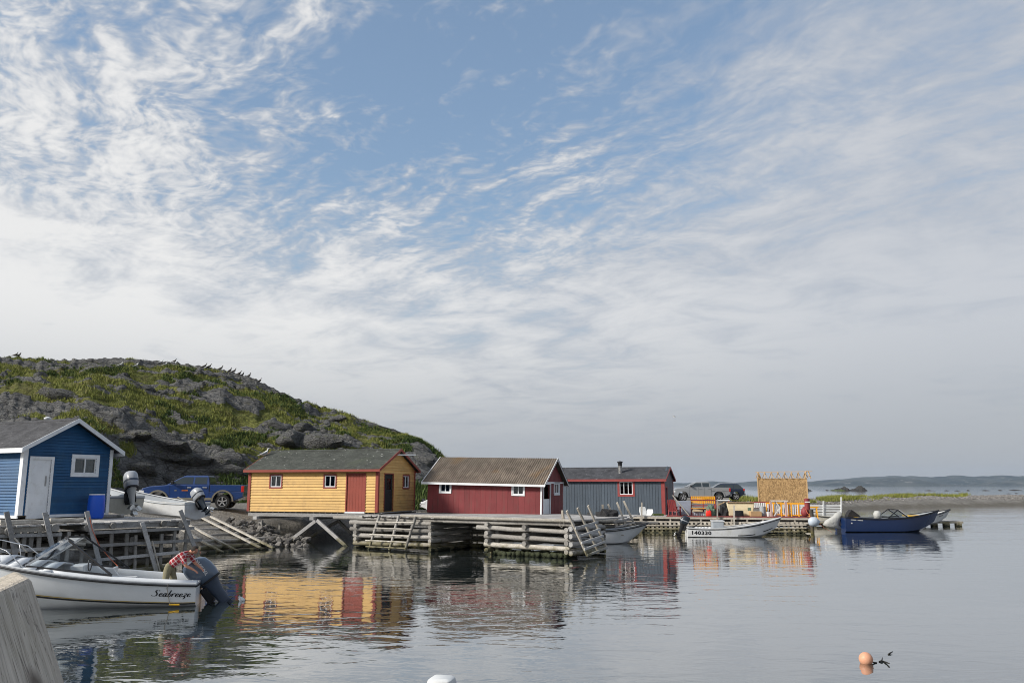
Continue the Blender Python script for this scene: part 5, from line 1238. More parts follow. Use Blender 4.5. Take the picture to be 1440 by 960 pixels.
e7 = land_boat('open_boat', 176, 716, 34.2, R(131), 'cream open boat with silver outboard hauled out beside the blue shed', H5, 1, 1.90, roll=(0, R(-2)))
H5.build(e7, 'hull_cream', 'boat_grey', 'boat_grey', 'hull_white', .018); H5.thwart(e7, .3, .45)
outboard(e7, Matrix.Translation((-.08, -.1, .72)) @ Matrix.Rotation(R(24), 4, 'Y') @ Matrix.Rotation(math.pi, 4, 'Z'), 1.12, 'cowl_silver', 'tarp_white', 'motor_leg')
detach(MB().beam((.4, .5, .66), (1.6, .62, .72), .05, .04).build('wooden_pole', 'new_wood', e7), e7, 'yellowish wooden pole lying along the cream hauled-out boat', 'pole'); mb = MB(); mb.lathe([(.02, 0), (.2, .03), (.22, .2), (.05, .28)], (.5, 0, .42), 10); detach(mb.build('gear_heap', 'boat_grey', e7), e7, 'grey heap of gear inside the cream hauled-out boat', 'gear')
for e_, sp in ((e6, .0), (e7, .0)):
    pass
# ================================================================ VEHICLES
mat('car_blue', srgb(32, 60, 114), .28, .05, 1, 0, coat=.8); mat('car_grey', srgb(136, 139, 142), .3, .05, 1, 0, coat=.6); mat('car_navy', srgb(34, 44, 62), .25, .05, 1, 0, coat=.8); mat('car_white', (.7, .7, .7), .3, .05, 1, 0, coat=.5)
mat('cladding_tan', srgb(120, 116, 104), .5, .08); mat('tyre', (.02, .02, .02), .85, .2, 8); mat('alloy', (.6, .6, .6), .35, .05, metal=.7); mat('car_glass', (.03, .04, .045), .06, .05, 1, 0, spec=.6); mat('lamp_clear', (.75, .76, .76), .15, .05, 1, 0, spec=.6); mat('lamp_red', (.45, .02, .015), .25, .05); mat('decal_orange', srgb(214, 120, 50), .5, .05); mat('bumper', (.30, .30, .31), .35, .1, metal=.5)
def arc(cx, cz, r, a0, a1, n=9): return [(cx+r*math.cos(R(a0+(a1-a0)*i/(n-1))), cz+r*math.sin(R(a0+(a1-a0)*i/(n-1)))) for i in range(n)]
def wheels(e, xs_, yw, r, wd=.25):
    for x in xs_:
        for sd_ in (1, -1):
            mb = MB(); n = 24; prof = [(r*.66, -wd/2), (r*.93, -wd/2), (r, -wd/2+.04), (r, wd/2-.04), (r*.93, wd/2), (r*.66, wd/2)]; V = []
            for rr2, yy2 in prof:
                V.append([(x+rr2*math.cos(2*math.pi*k/n), sd_*yw+yy2, r+rr2*math.sin(2*math.pi*k/n)) for k in range(n)])
            mb.loft(V, cap0=False, cap1=False); o = mb.build('wheel', 'tyre', e, smooth=True, auto=40)
            mb = MB(); yo = sd_*(yw+wd/2-.03); mb.loft([[(x+r*q*math.cos(2*math.pi*k/n), yo-sd_*.06, r+r*q*math.sin(2*math.pi*k/n)) for k in range(n)] for q in (.66, .05)], cap0=False, cap1=True); mb.build('rim_shade_disc', 'letter_black', o); mb = MB()  # black backing disc paints the shade of the rim recess
            mb.loft([[(x+r*q*math.cos(2*math.pi*k/n), yo+sd_*dd, r+r*q*math.sin(2*math.pi*k/n)) for k in range(n)] for q, dd in ((.70, .025), (.62, .025), (.60, -.05))], cap0=False, cap1=False)
            for k in range(5):
                a = k*2*math.pi/5+.3; c, s_ = math.cos(a), math.sin(a); mb.beam((x+r*.08*c, yo+sd_*.005, r+r*.08*s_), (x+r*.62*c, yo+sd_*.01, r+r*.62*s_), r*.15, .04, up=(0, 1, 0))
            mb.build('rim', 'alloy', o)
def vehicle(name, loc, rotz, label, paint, kind, cladding=None, k=1.0, decal=None):
    e = empty(name, loc, rotz, label, 'pickup' if kind == 'pickup' else 'car')
    if kind == 'pickup':
        wx = (1.85, -1.72); wr = .41; W2 = .97
        side = [(-2.88, .66), (-2.88, .98), (-.98, .98), (-.98, 1.36), (1.22, 1.37), (2.35, 1.28), (2.72, 1.17), (2.86, 1.0), (2.88, .58)] + arc(wx[0], .46, .54, -5, 185, 13) + arc(wx[1], .46, .54, -5, 185, 13)
        low = (-.96, 1.42); roof = (-.84, .52); zb_, zt_ = 1.365, 1.90
    else:
        wx = (1.42, -1.42); wr = .36; W2 = .93
        side = [(-2.28, .60), (-2.33, .95), (-2.25, 1.12), (1.05, 1.10), (1.85, 1.02), (2.25, .85), (2.3, .52)] + arc(wx[0], .40, .46, -5, 185, 13) + arc(wx[1], .40, .46, -5, 185, 13)
        low = (-2.22, 1.15); roof = (-1.75, .25); zb_, zt_ = 1.10, 1.70
    mb = MB(); n = len(side); ys2 = [(-W2, .97), (-W2+.05, 1.0), (W2-.05, 1.0), (W2, .97)]
    mb.prism(side, -W2, W2); body = mb.build('body', paint, e, bevel=.045)
    # greenhouse
    mb = MB(); a0, a1 = low; r0, r1 = roof; wl, wt = W2-.05, W2-.21
    mb.loft([[(a0, -wl, zb_), (a1, -wl, zb_), (a1, wl, zb_), (a0, wl, zb_)], [(r0, -wt, zt_-.04), (r1, -wt, zt_-.04), (r1, wt, zt_-.04), (r0, wt, zt_-.04)], [(r0+.10, -wt+.08, zt_), (r1-.12, -wt+.08, zt_), (r1-.12, wt-.08, zt_), (r0+.10, wt-.08, zt_)]])
    mb.build('cab', paint, e, bevel=.03)
    def gp(x, f, sd_, off=.012):            # point on the slanted side glass
        lo = a0+(r0-a0)*f, a1+(r1-a1)*f; return Vector((min(max(x, lo[0]+.07), lo[1]-.09), sd_*(wl+(wt-wl)*f+off), zb_+(zt_-.04-zb_)*f))
    spans = ((-.80, -.12), (-.02, 1.6)) if kind == 'pickup' else ((-2.2, -1.25), (-1.15, -.30), (-.20, 1.6))
    for sd_ in (1, -1):
        for x0, x1 in spans:
            mb = MB(); mb.add([gp(x0, .10, sd_), gp(x1, .10, sd_), gp(x1, .88, sd_), gp(x0, .88, sd_)], [(0, 1, 2, 3)]); o = mb.build('side_window', 'car_glass', e); o.modifiers.new('s', 'SOLIDIFY').thickness = .01
        xm = 1.05 if kind == 'pickup' else .75
        mb = MB(); mb.box(xm-.08, xm+.08, sd_*(W2+.02)-.02, sd_*(W2+.02)+.2*sd_ if sd_ > 0 else sd_*(W2+.02)+.02, zb_+.03, zb_+.22) if sd_ > 0 else mb.box(xm-.08, xm+.08, -(W2+.22), -(W2), zb_+.03, zb_+.22)
        mb.build('mirror', 'letter_black', e, bevel=.03)
        for xh in ((.15, -.72) if kind == 'pickup' else (.2, -.85)): MB().box(xh-.11, xh+.11, *sorted((sd_*(W2+.002), sd_*(W2+.035))), zb_-.18, zb_-.13).build('door_handle', 'alloy' if cladding else paint, e, bevel=.008)
        for xl in ((1.22, .30, -.30 if kind != 'pickup' else -.28, -.97) if kind == 'pickup' else (1.0, -.25, -1.15)): MB().box(xl-.006, xl+.006, *sorted((sd_*(W2-.002), sd_*(W2+.004))), .55, zb_-.02).build('door_seam', 'letter_black', e)
        # lamps
        xf_ = side[8 if kind == 'pickup' else 6][0]
        mb = MB(); mb.box(xf_-.28, xf_+.02, *sorted((sd_*(W2-.38), sd_*(W2+.012))), .86 if kind == 'pickup' else .70, 1.06 if kind == 'pickup' else .86); mb.build('headlight', 'lamp_clear', e, bevel=.03)
        xr = -2.88 if kind == 'pickup' else -2.31
        mb = MB(); mb.box(xr-.02, xr+.14, *sorted((sd_*(W2-.10), sd_*(W2+.012))), .95, 1.30 if kind == 'pickup' else 1.18); mb.build('tail_light', 'lamp_red', e, bevel=.02)
        for x in wx:
            mb = MB(); rA = (.55 if kind == 'pickup' else .47); out_ = arc(x, .46 if kind == 'pickup' else .40, rA+.07, -3, 183, 13); inn = arc(x, .46 if kind == 'pickup' else .40, rA-.015, 183, -3, 13)
            V = []; m_ = 13
            y0, y1 = sorted((sd_*(W2-.03), sd_*(W2+.035)))
            for q in range(13):
                V.append([(out_[q][0], y0, out_[q][1]), (out_[q][0], y1, out_[q][1]), (inn[12-q][0], y1, inn[12-q][1]), (inn[12-q][0], y0, inn[12-q][1])])
            mb.loft(V); mb.build('wheel_arch', cladding or paint, e, smooth=False)
        if cladding: MB().box(-1.1, 1.2, *sorted((sd_*(W2+.001), sd_*(W2+.03))), .50, .64).build('sill_cladding', cladding, e)
    mb = MB(); mb.add([Vector((a1-.02+.012, -wl+.08, zb_+.03)), Vector((a1-.02+.012, wl-.08, zb_+.03)), Vector((r1+.035, wt-.06, zt_-.07)), Vector((r1+.035, -wt+.06, zt_-.07))], [(0, 1, 2, 3)]); mb.v = [(x+.0, y, z+.012) for x, y, z in mb.v]; o = mb.build('windscreen', 'car_glass', e); o.modifiers.new('s', 'SOLIDIFY').thickness = .01
    mb = MB(); mb.add([Vector((a0+.01, -wl+.1, zb_+.05)), Vector((a0+.01, wl-.1, zb_+.05)), Vector((r0-.01, wt-.08, zt_-.1)), Vector((r0-.01, -wt+.08, zt_-.1))], [(0, 1, 2, 3)]); mb.v = [(x-.03, y, z) for x, y, z in mb.v]; o = mb.build('rear_window', 'car_glass', e); o.modifiers.new('s', 'SOLIDIFY').thickness = .01
    xf_ = side[8 if kind == 'pickup' else 6][0]; xr = -2.88 if kind == 'pickup' else -2.30
    MB().box(xf_-.05, xf_+.10, -W2+.03, W2-.03, .48, .76).build('front_bumper', 'bumper', e, bevel=.04); MB().box(xr-.12, xr+.03, -W2+.05, W2-.05, .50, .70).build('rear_bumper', 'bumper', e, bevel=.03)
    MB().box(xf_-.02, xf_+.03, -.55, .55, .80, 1.06).build('grille', 'letter_black', e, bevel=.02)
    if kind == 'pickup':
        for sd_ in (1, -1): mb = MB(); mb.box(-2.88, -.99, *sorted((sd_*(W2-.09), sd_*W2)), .981, 1.35); mb.build('bed_side', paint, e, bevel=.02)
        MB().box(-2.88, -2.80, -W2+.095, W2-.095, .981, 1.34).build('tailgate', paint, e, bevel=.015)
        MB().box(-2.3, 2.5, -.7, .7, .35, .60).build('chassis', 'letter_black', e)
    else:
        MB().box(-1.9, 1.9, -.7, .7, .25, .55).build('chassis', 'letter_black', e)
        for sd_ in (1, -1): mb = MB(); mb.tube([(-1.5, sd_*.6, zt_+.02), (-1.4, sd_*.6, zt_+.06), (0, sd_*.6, zt_+.06), (.1, sd_*.6, zt_+.01)], .02, 6); mb.build('roof_rail', 'alloy', e)
    if decal:
        for i, (x0, w_) in enumerate(((.95, .12), (.55, .34))):
            MB().box(x0-w_, x0, *sorted((decal*(W2+.003), decal*(W2+.008))), 1.02, 1.08).build('door_decal', 'decal_orange' if i else 'cladding_tan', e)
    wheels(e, wx, W2-.13, wr)
    return e
gp_ = at(274, 714, 48.6)
vehicle('pickup_truck', (gp_.x, 48.6, max(1.74, gz(gp_.x, 48.6))+.02), R(187), 'blue crew-cab pickup with tan wheel arches parked below the hill', 'car_blue', 'pickup', 'cladding_tan', decal=1)
vehicle('pickup_truck', (at(984, 700, 84).x, 84, gz(at(984, 700, 84).x, 84)+.02), R(180), 'grey pickup parked behind the yellow and red bench', 'car_grey', 'pickup')
vehicle('parked_car', (at(1014, 700, 88.5).x, 88.5, gz(at(1014, 700, 88.5).x, 88.5)+.12), R(176), 'dark navy estate car with silver roof rails parked behind the grey pickup', 'car_navy', 'suv')
vehicle('parked_car', (at(643, 700, 56.5).x, 56.5, gz(at(643, 700, 56.5).x, 56.5)+.02), R(176), 'white car half hidden between the yellow and red sheds', 'car_white', 'suv')
# ================================================================ MAN
t = NT('plaid_shirt'); c = t.coord('Object'); sp_ = t.new('ShaderNodeSeparateXYZ'); t.l.new(c, sp_.inputs[0])
def stripes(v, f, w_): return t.math('GREATER_THAN', t.math('FRACT', t.math('MULTIPLY', v, f)), 1-w_)
diag = t.math('ADD', t.math('MULTIPLY', sp_.outputs[0], .8), t.math('MULTIPLY', sp_.outputs[2], .62)); dia2 = t.math('SUBTRACT', t.math('MULTIPLY', sp_.outputs[2], .8), t.math('MULTIPLY', sp_.outputs[0], .62))
st = t.math('ADD', stripes(diag, 10, .26), t.math('MULTIPLY', stripes(dia2, 10, .26), .8))
t.color(t.mix(t.mr(st, 0, 1.6), srgb(150, 34, 44), (.62, .55, .55))); t.p.inputs['Roughness'].default_value = .9
mat('khaki', srgb(128, 122, 98), .9, .15, 6, .01, 20); mat('skin_tone', srgb(186, 132, 108), .6, .08, 8); mat('hair_dark', (.022, .016, .012), .8, .3, 30, .01, 60); mat('belt', (.03, .03, .035), .6, .2)
def skinmesh(name, V, E, rad, material, parent, sub=2, root=0):
    me = bpy.data.meshes.new(name); me.from_pydata([tuple(v) for v in V], E, []); o = bpy.data.objects.new(name, me); COL.objects.link(o); o.parent = parent
    sk = o.modifiers.new('skin', 'SKIN'); 
    if not me.skin_vertices: 
        bm = bmesh.new(); bm.from_mesh(me); bm.verts.layers.skin.verify(); bm.to_mesh(me); bm.free()
    for i, r_ in enumerate(rad): me.skin_vertices[0].data[i].radius = r_ if isinstance(r_, tuple) else (r_, r_); me.skin_vertices[0].data[i].use_root = (i == root)
    sk.use_smooth_shade = True; ss = o.modifiers.new('sub', 'SUBSURF'); ss.levels = ss.render_levels = sub
    me.materials.append(MATS[material]); return o
hip = at(239, 795, 22.35)
pe = empty('person', (hip.x, hip.y, .12), 0, 'person in red plaid shirt and khaki trousers bending over the grey outboard', 'person')
Lh = lambda x, y, z: Vector((x, y, z))
HZ = hip.z-.12                             # hip height above the boat floor
ax = Vector((.80, .10, .60)).normalized()
neck = Lh(.02, .02, HZ)+ax*.56; chest = Lh(0, 0, HZ)+ax*.40; waist = Lh(0, 0, HZ)+ax*.14; pel = Lh(-.02, 0, HZ-.01)
side_ = Vector((.10, .98, 0)).normalized()
sN, sF = chest+ax*.09-side_*.19, chest+ax*.09+side_*.19
headc = neck+Vector((.15, .02, .03)); hd0 = neck+Vector((.05, 0, .02))
eN = sN+Vector((.10, -.03, -.27)); hN = eN+Vector((.17, .06, -.10)); eF = sF+Vector((.14, .03, -.24)); hF = eF+Vector((.16, -.06, -.10))
V = [pel, waist, chest, neck, hd0, headc+Vector((-.03, 0, .03)), headc+Vector((.06, 0, -.02)), sN, eN, hN, sF, eF, hF]
E = [(0, 1), (1, 2), (2, 3), (3, 4), (4, 5), (5, 6), (2, 7), (7, 8), (8, 9), (2, 10), (10, 11), (11, 12)]
rad = [.11, .115, (.12, .12), .055, .058, .092, .078, .062, .043, .032, .062, .043, .032]
for hi in (9, 12):
    p = V[hi]; d = (p-V[hi-1]).normalized(); k0 = len(V); V.append(p+d*.06); E.append((hi, k0)); rad.append((.042, .022))
    for j, (off, ln) in enumerate(((-.032, .075), (-.011, .088), (.011, .083), (.032, .066))):
        q = V[k0]+d*.03+side_*off; m_ = q+d*ln*.5+Vector((0, 0, -.01)); t_ = q+d*ln*.8+Vector((.01, 0, -.035)); i0 = len(V); V += [q, m_, t_]; E += [(k0, i0), (i0, i0+1), (i0+1, i0+2)]; rad += [.010, .009, .008]
    i0 = len(V); V += [p+side_*.045+d*.03, p+side_*.06+d*.07+Vector((0, 0, -.02))]; E += [(hi, i0), (i0, i0+1)]; rad += [.012, .009]
skinmesh('body', V, E, rad, 'skin_tone', pe)
skinmesh('shirt', [pel+ax*.04, waist, chest, neck-ax*.03, sN, sN.lerp(eN, .6), sN.lerp(eN, .95), sF, sF.lerp(eF, .6), sF.lerp(eF, .95)], [(0, 1), (1, 2), (2, 3), (2, 4), (4, 5), (5, 6), (2, 7), (7, 8), (8, 9)], [(.165, .135), (.165, .135), (.175, .15), .075, .09, .07, .066, .09, .07, .066], 'plaid_shirt', pe)
kN, kF = Lh(-.04, -.13, HZ*.52), Lh(.10, .13, HZ*.52)
aN, aF = Lh(-.10, -.13, .06), Lh(.06, .14, .06)
skinmesh('trousers', [pel, pel+ax*.10, pel-side_*.10+Vector((0, 0, -.08)), kN, aN, pel+side_*.10+Vector((0, 0, -.08)), kF, aF], [(0, 1), (0, 2), (2, 3), (3, 4), (0, 5), (5, 6), (6, 7)], [(.165, .14), (.16, .13), .105, .085, .075, .105, .085, .075], 'khaki', pe)
for p, f in ((aN, 1), (aF, 1)): MB().loft([[(p.x+x*1.0, p.y+y, z-.0) for x, y in ((-.08, -.045), (.10, -.05), (.19, -.03), (.19, .03), (.10, .05), (-.08, .045))] for z in (.0, .045, .08)]).build('shoe', 'black_rubber', pe, bevel=.015)
mb = MB(); rings = []                       # hair cap
hc = headc+Vector((.0, 0, .02))
bm = bmesh.new(); bmesh.ops.create_uvsphere(bm, u_segments=18, v_segments=12, radius=1)
for v in list(bm.verts):
    if v.co.z < -.35 or (v.co.x > .55 and v.co.z < .35): bm.verts.remove(v)
for v in bm.verts: v.co = Vector((v.co.x*.115, v.co.y*.095, v.co.z*.108))+hc+Vector((-.015, 0, .015))
me = bpy.data.meshes.new('hair'); bm.to_mesh(me); bm.free(); me.shade_smooth(); me.materials.append(MATS['hair_dark']); o = bpy.data.objects.new('hair', me); COL.objects.link(o); o.parent = pe
mb = MB(); fc = headc+Vector((.085, 0, -.03))
mb.loft([[(fc.x+.045, fc.y-.012, fc.z-.02), (fc.x+.045, fc.y+.012, fc.z-.02), (fc.x+.01, fc.y, fc.z+.035)], [(fc.x+.075, fc.y-.004, fc.z-.018), (fc.x+.075, fc.y+.004, fc.z-.018), (fc.x+.05, fc.y, fc.z+.03)]])
mb.build('nose', 'skin_tone', pe, smooth=True)
for sd_ in (1, -1):
    mb = MB(); mb.lathe([(.004, -.01), (.02, -.004), (.022, .006), (.008, .012)], (0, 0, 0), 10); mb.v = [(headc.x-.0+x*.8, headc.y+sd_*(.088+abs(z)*.6), headc.z+y*1.3) for x, y, z in mb.v]; mb.build('ear', 'skin_tone', pe, smooth=True)
    mb = MB(); mb.lathe([(.002, -.008), (.009, -.003), (.009, .003), (.002, .008)], (fc.x+.045, fc.y+sd_*.032, fc.z+.03), 8); mb.build('eye', 'belt', pe, smooth=True)
MB().beam((fc.x+.045, fc.y-.022, fc.z-.045), (fc.x+.045, fc.y+.022, fc.z-.045), .008, .008).build('mouth', 'trim_red', pe)
skinmesh('belt', [pel+ax*.075, pel+ax*.115], [(0, 1)], [(.168, .142), (.168, .142)], 'belt', pe, 1)
# ================================================================ GULLS
mat('gull_brown_backlit', (.075, .065, .055), .8, .3, 8); mat('gull_white', (.72, .72, .70), .8, .08, 8); mat('gull_grey', (.25, .26, .27), .8, .15, 8); mat('gull_leg', (.30, .22, .12), .7, .1)  # brown-grey of the hilltop gulls also holds their backlit darkness
def gull_parts(body, wing, flying=False):
    e = empty('gull', (0, 0, 0)); mb = MB(); rings = []
    for x, z, ry, rz in ((-.30, .16, .012, .01), (-.22, .165, .045, .03), (-.08, .16, .085, .075), (.06, .17, .09, .09), (.15, .20, .07, .075), (.19, .26, .045, .05), (.215, .31, .048, .048), (.25, .325, .035, .034), (.28, .32, .012, .012), (.33, .312, .004, .006)):
        rings.append([(x, ry*math.cos(a), z+rz*math.sin(a)) for a in [k*math.pi/5 for k in range(10)]])
    mb.loft(rings); mb.build('body', body, e, smooth=True)
    if flying:
        for sd_ in (1, -1): MB().loft([[(.10, sd_*.05, .22), (-.10, sd_*.05, .21)], [(.14, sd_*.35, .34), (-.04, sd_*.35, .33)], [(.02, sd_*.75, .28), (-.02, sd_*.75, .275)]], closed=False).build('wing', wing, e, smooth=True)
    else:
        for sd_ in (1, -1): MB().loft([[(.13, sd_*.07, .22), (.10, sd_*.10, .15), (.13, sd_*.075, .14)], [(-.08, sd_*.07, .235), (-.10, sd_*.105, .165), (-.08, sd_*.08, .13)], [(-.36, sd_*.015, .20), (-.38, sd_*.02, .185), (-.36, sd_*.02, .175)]]).build('wing', wing, e, smooth=True)
    if not flying:
        for sd_ in (1, -1): mb = MB(); mb.tube([(0, sd_*.035, .10), (.005, sd_*.035, 0)], .008, 5); mb.box(-.01, .05, sd_*.035-.02, sd_*.035+.02, -.004, .006); mb.build('leg', 'gull_leg', e)
    return e
def place_gull(src, used, loc, rz, label, group, scl=1.0):
    o = src if not used[0] else copy_tree(src)
    used[0] = True; o.location = loc; o.rotation_euler = (0, R(-22), rz); o.scale = (scl,)*3; return tag(o, label, 'gull', group)
g1, u1_ = gull_parts('gull_brown_backlit', 'gull_brown_backlit'), [False]; g2, u2_ = gull_parts('gull_white', 'gull_grey'), [False]
def crest(px):
    Ys = np.linspace(60, 106, 500); xs_ = (px-720)/1168*Ys; zh = hill_z(xs_[None], Ys[None])[0]; k = np.argmax((zh-CAMH)/Ys); return Vector((xs_[k], Ys[k], zh[k]))
rg = random.Random(9)
for px in (4, 9, 234, 278, 285, 301.5, 314.5, 320.5, 329, 333, 342.5, 358):
    place_gull(g1, u1_, crest(px)+Vector((0, -.1, -.06)), rg.choice((R(15), R(-20), R(5), R(30))), 'dark gull standing on the skyline of the hill', 'gulls along the hilltop', rg.uniform(.95, 1.25))
for px, py, lab in ((170, 515, 'white gull in the grass on the hill, apart from the dark gulls'), (192, 516, 'white gull in the grass on the hill, apart from the dark gulls'), (233, 514, 'white gull in the grass on the hill, apart from the dark gulls'), (227, 511.5, 'white gull in the grass on the hill, apart from the dark gulls')):
    p = hill_hit(px, py+1.5) or crest(px); place_gull(g2, u2_, p, R(20), lab, 'white gulls on the hill', 1.15)
q = ys.e.matrix_world @ Vector((0, 0, 0)); zr_ = ys.H+ys.rise+.12
lp = Vector((-.15, ys.W*.35, ys.H+ys.rise*.70+.06)); wp = ys.O + ys.fd*lp.x + ys.gd*lp.y + Vector((0, 0, lp.z))
tag(copy_tree(g2), 'white gull perched on the roof edge of the yellow shed', 'gull').location = wp
[o for o in bpy.data.objects if o.get('label') == 'white gull perched on the roof edge of the yellow shed'][0].pop('group', None)
gf = gull_parts('gull_white', 'gull_grey', True); gf.location = at(948, 587, 150); gf.rotation_euler = (0, R(-10), R(150)); tag(gf, 'lone gull in flight over the bay', 'gull')
# ================================================================ CLUTTER ON THE WHARVES
mat('barrel_blue', srgb(24, 84, 196), .4, .06, 3); mat('chair_red', srgb(128, 50, 52), .6, .12, 4); mat('slat_yellow', srgb(226, 160, 36), .6, .1, 4, objvar=.08); mat('tub_grey', srgb(138, 146, 160), .5, .08, 3, dirt=(.2, .2, .2), dirt_amt=.3)
mat('tub_cream', srgb(206, 192, 158), .55, .07, 3, dirt=srgb(170, 150, 110), dirt_amt=.3); mat('can_red', srgb(222, 50, 38), .4, .06, 3); mat('net_green', srgb(92, 112, 96), .95, .4, 14, .03, 25); mat('chip_board', srgb(176, 128, 70), .85, .35, 24, .004, 60, dirt=srgb(120, 84, 46), dirt_amt=.6)
mat('lumber', srgb(180, 150, 110), .8, .12, 5, objvar=.08); mat('buoy_orange', srgb(206, 152, 122), .5, .10, 6, dirt=srgb(190, 110, 80), dirt_amt=.4); mat('float_white', srgb(176, 186, 198), .5, .08, 4, dirt=(.25, .27, .28), dirt_amt=.3); mat('kelp', (.02, .018, .012), .5, .2); mat('pink_tint', srgb(190, 160, 150), .8, .1)
t = NT('chip_board'); c = t.coord('Object', (1, 1, 1)); v1 = t.vor(t.coord('Object', (16, 16, 9), (.4, .5, .3)), 1, 'F1', 'Color'); sp2 = t.new('ShaderNodeSeparateColor'); t.l.new(v1, sp2.inputs[0])
co = t.mix(sp2.outputs[0], srgb(122, 96, 62), srgb(186, 152, 106)); t.color(t.mix(t.mr(t.noise(c, 2, 4), .4, .7, 0, .4), co, srgb(140, 110, 72))); t.p.inputs['Roughness'].default_value = .85; MATS['chip_board'] = t.m
# barrel by the blue shed
p = bs.C + bs.fd*.55 + bs.gd*(bs.pg(121, 715)[0]); zt_b = ZL+.03
eb_ = empty('barrel', (p.x, p.y, zt_b), 0, 'blue plastic barrel with white rim against the blue shed', 'barrel')
mb = MB(); mb.lathe([(.24, 0), (.27, .03), (.29, .2), (.295, .45), (.29, .7), (.27, .83), (.255, .86)], n=24); mb.build('drum', 'barrel_blue', eb_, smooth=True, auto=35)
mb = MB(); mb.lathe([(.262, .855), (.268, .86), (.268, .89), (.255, .895)], n=24); mb.build('rim', 'white_paint', eb_, smooth=True, auto=35)
for i in range(4):
    q = bs.C + bs.fd*.35 + bs.gd*(2.75+i*.16); o = MB(); o.tube([(q.x, q.y, ZL+.10), (q.x+.5, q.y+.25, ZL+.10)], .06, 8); tag(o.build('firewood_log', 'log_grey', smooth=True, auto=40), 'cut round log on the wharf against the base of the blue shed', 'log', 'cut logs by the blue shed')
def dkp(px, back, z=None):                 # point on the red wharf deck
    q = DF.P(px, 700, -back); return Vector((q.x, q.y, ZD+.03 if z is None else z))
da = math.atan2(DF.d.y, DF.d.x)
def thing_at(name, px, back, label, cat, rz=0, group=None): return empty(name, dkp(px, back), da+rz, label, cat, group)
# red slatted chair
e = thing_at('slatted_chair', 948, .75, 'red wooden slatted chair beside the slate shed', 'chair', R(70))
for s_ in (-.28, .28): MB().beam((-.35, s_, .0), (-.28, s_, .58), .05, .09).build('leg', 'chair_red', e); MB().beam((.32, s_, 0), (.32, s_, .58), .05, .09).build('leg', 'chair_red', e); MB().box(-.36, .42, s_-.06, s_+.06, .58, .61).build('armrest', 'chair_red', e)
for i in range(5): MB().beam((-.34+i*.145, -.27, .30+i*.02), (-.34+i*.145, .27, .30+i*.02), .12, .025).build('seat_slat', 'chair_red', e)
for i in range(5): MB().beam((-.30, -.24+i*.12, .30), (-.58, -.24+i*.12, 1.02+.05*math.sin(i*math.pi/4)), .10, .025, up=(1, 0, 0)).build('back_slat', 'chair_red', e)
# grey fish tub
e = thing_at('fish_tub', 961.5, 1.5, 'grey plastic fish tub between the red chair and yellow bench', 'tub')
mb = MB(); mb.loft([[(x*.46*f, y*.40*f, z) for x, y in ((-1, -1), (1, -1), (1, 1), (-1, 1))] for z, f in ((.06, .92), (.95, 1.06), (.95, .98), (.12, .86))], cap0=True, cap1=True); mb.build('tub_shell', 'tub_grey', e, bevel=.03)
for s_ in (-.3, .3): MB().box(s_-.07, s_+.07, -.36, .36, 0, .07).build('foot', 'tub_grey', e)
o = MB(); o.beam(dkp(946, .25)+Vector((0, 0, 1.35)), dkp(968, -.02)+Vector((0, 0, .04)), .06, .06); tag(o.build('leaning_pole', 'plank_pale'), 'long pale pole leaning in front of the grey fish tub', 'pole')
# red bench with yellow slats
e = thing_at('slatted_bench', 988.5, 1.25, 'red-framed bench with rows of yellow slats behind the red fuel can', 'bench')
W_ = .80
for s_ in (-W_, 0, W_): MB().box(s_-.035, s_+.035, -.03, .04, 0, 1.22).build('post', 'chair_red', e); MB().box(s_-.035, s_+.035, -.42, -.03, .40, .46).build('bracket', 'chair_red', e)
for z_ in (.40, .62, .98): MB().box(-W_, W_, -.005, .05, z_, z_+.07).build('cross_rail', 'chair_red', e)
for r_, (za, zb2) in enumerate(((1.06, 1.28), (.80, .97))):
    for i in range(12): MB().box(-W_+.02+i*.134, -W_+.11+i*.134, -.035, -.008, za+.02*math.sin(i), zb2).build('back_slat', 'slat_yellow', e)
for i in range(3): MB().box(-W_, W_, -.44+i*.14, -.32+i*.14, .465, .49).build('seat_slat', 'slat_yellow', e)
for i in range(8):
    o = MB(); q = dkp(976.5+i*3.2, 1.15); o.lathe([(.07, 0), (.09, .02), (.09, .20), (.05, .26)], (q.x, q.y, q.z), 10); tag(o.build('float', 'float_white', smooth=True), 'small white net float on the deck under the yellow bench', 'float', 'floats under the bench')
o = MB(); q = dkp(981, 1.0); o.box(q.x-.36, q.x+.30, q.y-.12, q.y+.12, q.z+.27, q.z+.42); tag(o.build('bait_box', 'tub_cream', bevel=.015), 'long cream box under the yellow slatted bench', 'box')
# green net heap and red fuel can
def heap(name, c, r, hgt, material, label, cat, seed, squash=1.0):
    bm = bmesh.new(); bmesh.ops.create_icosphere(bm, subdivisions=3, radius=1); from mathutils import noise as mn
    for v in bm.verts:
        d = 1+.45*mn.noise(v.co*2.1+Vector((seed, 0, 0)))+.2*mn.noise(v.co*5+Vector((seed, 3, 0))); v.co = Vector((v.co.x*r*d, v.co.y*r*d*squash, max(v.co.z, -.15)*hgt*d))
    me = bpy.data.meshes.new(name); bm.to_mesh(me); bm.free(); me.materials.append(MATS[material]); o = bpy.data.objects.new(name, me); COL.objects.link(o); o.location = c; return tag(o, label, cat)
heap('net_heap', dkp(998, .75)+Vector((0, 0, .05)), .38, .62, 'net_green', 'heap of grey-green netting behind the red fuel can', 'net', 3)
e = thing_at('fuel_can', 995.5, .35, 'bright red plastic fuel can at the edge of the red deck', 'fuel can')
mb = MB(); mb.loft([sring(0, z, rx, ry, 16, 4) for z, rx, ry in ((0, .17, .11), (.03, .185, .125), (.28, .185, .125), (.34, .15, .10), (.36, .06, .05))]); mb.build('can_body', 'can_red', e, smooth=True, auto=40)
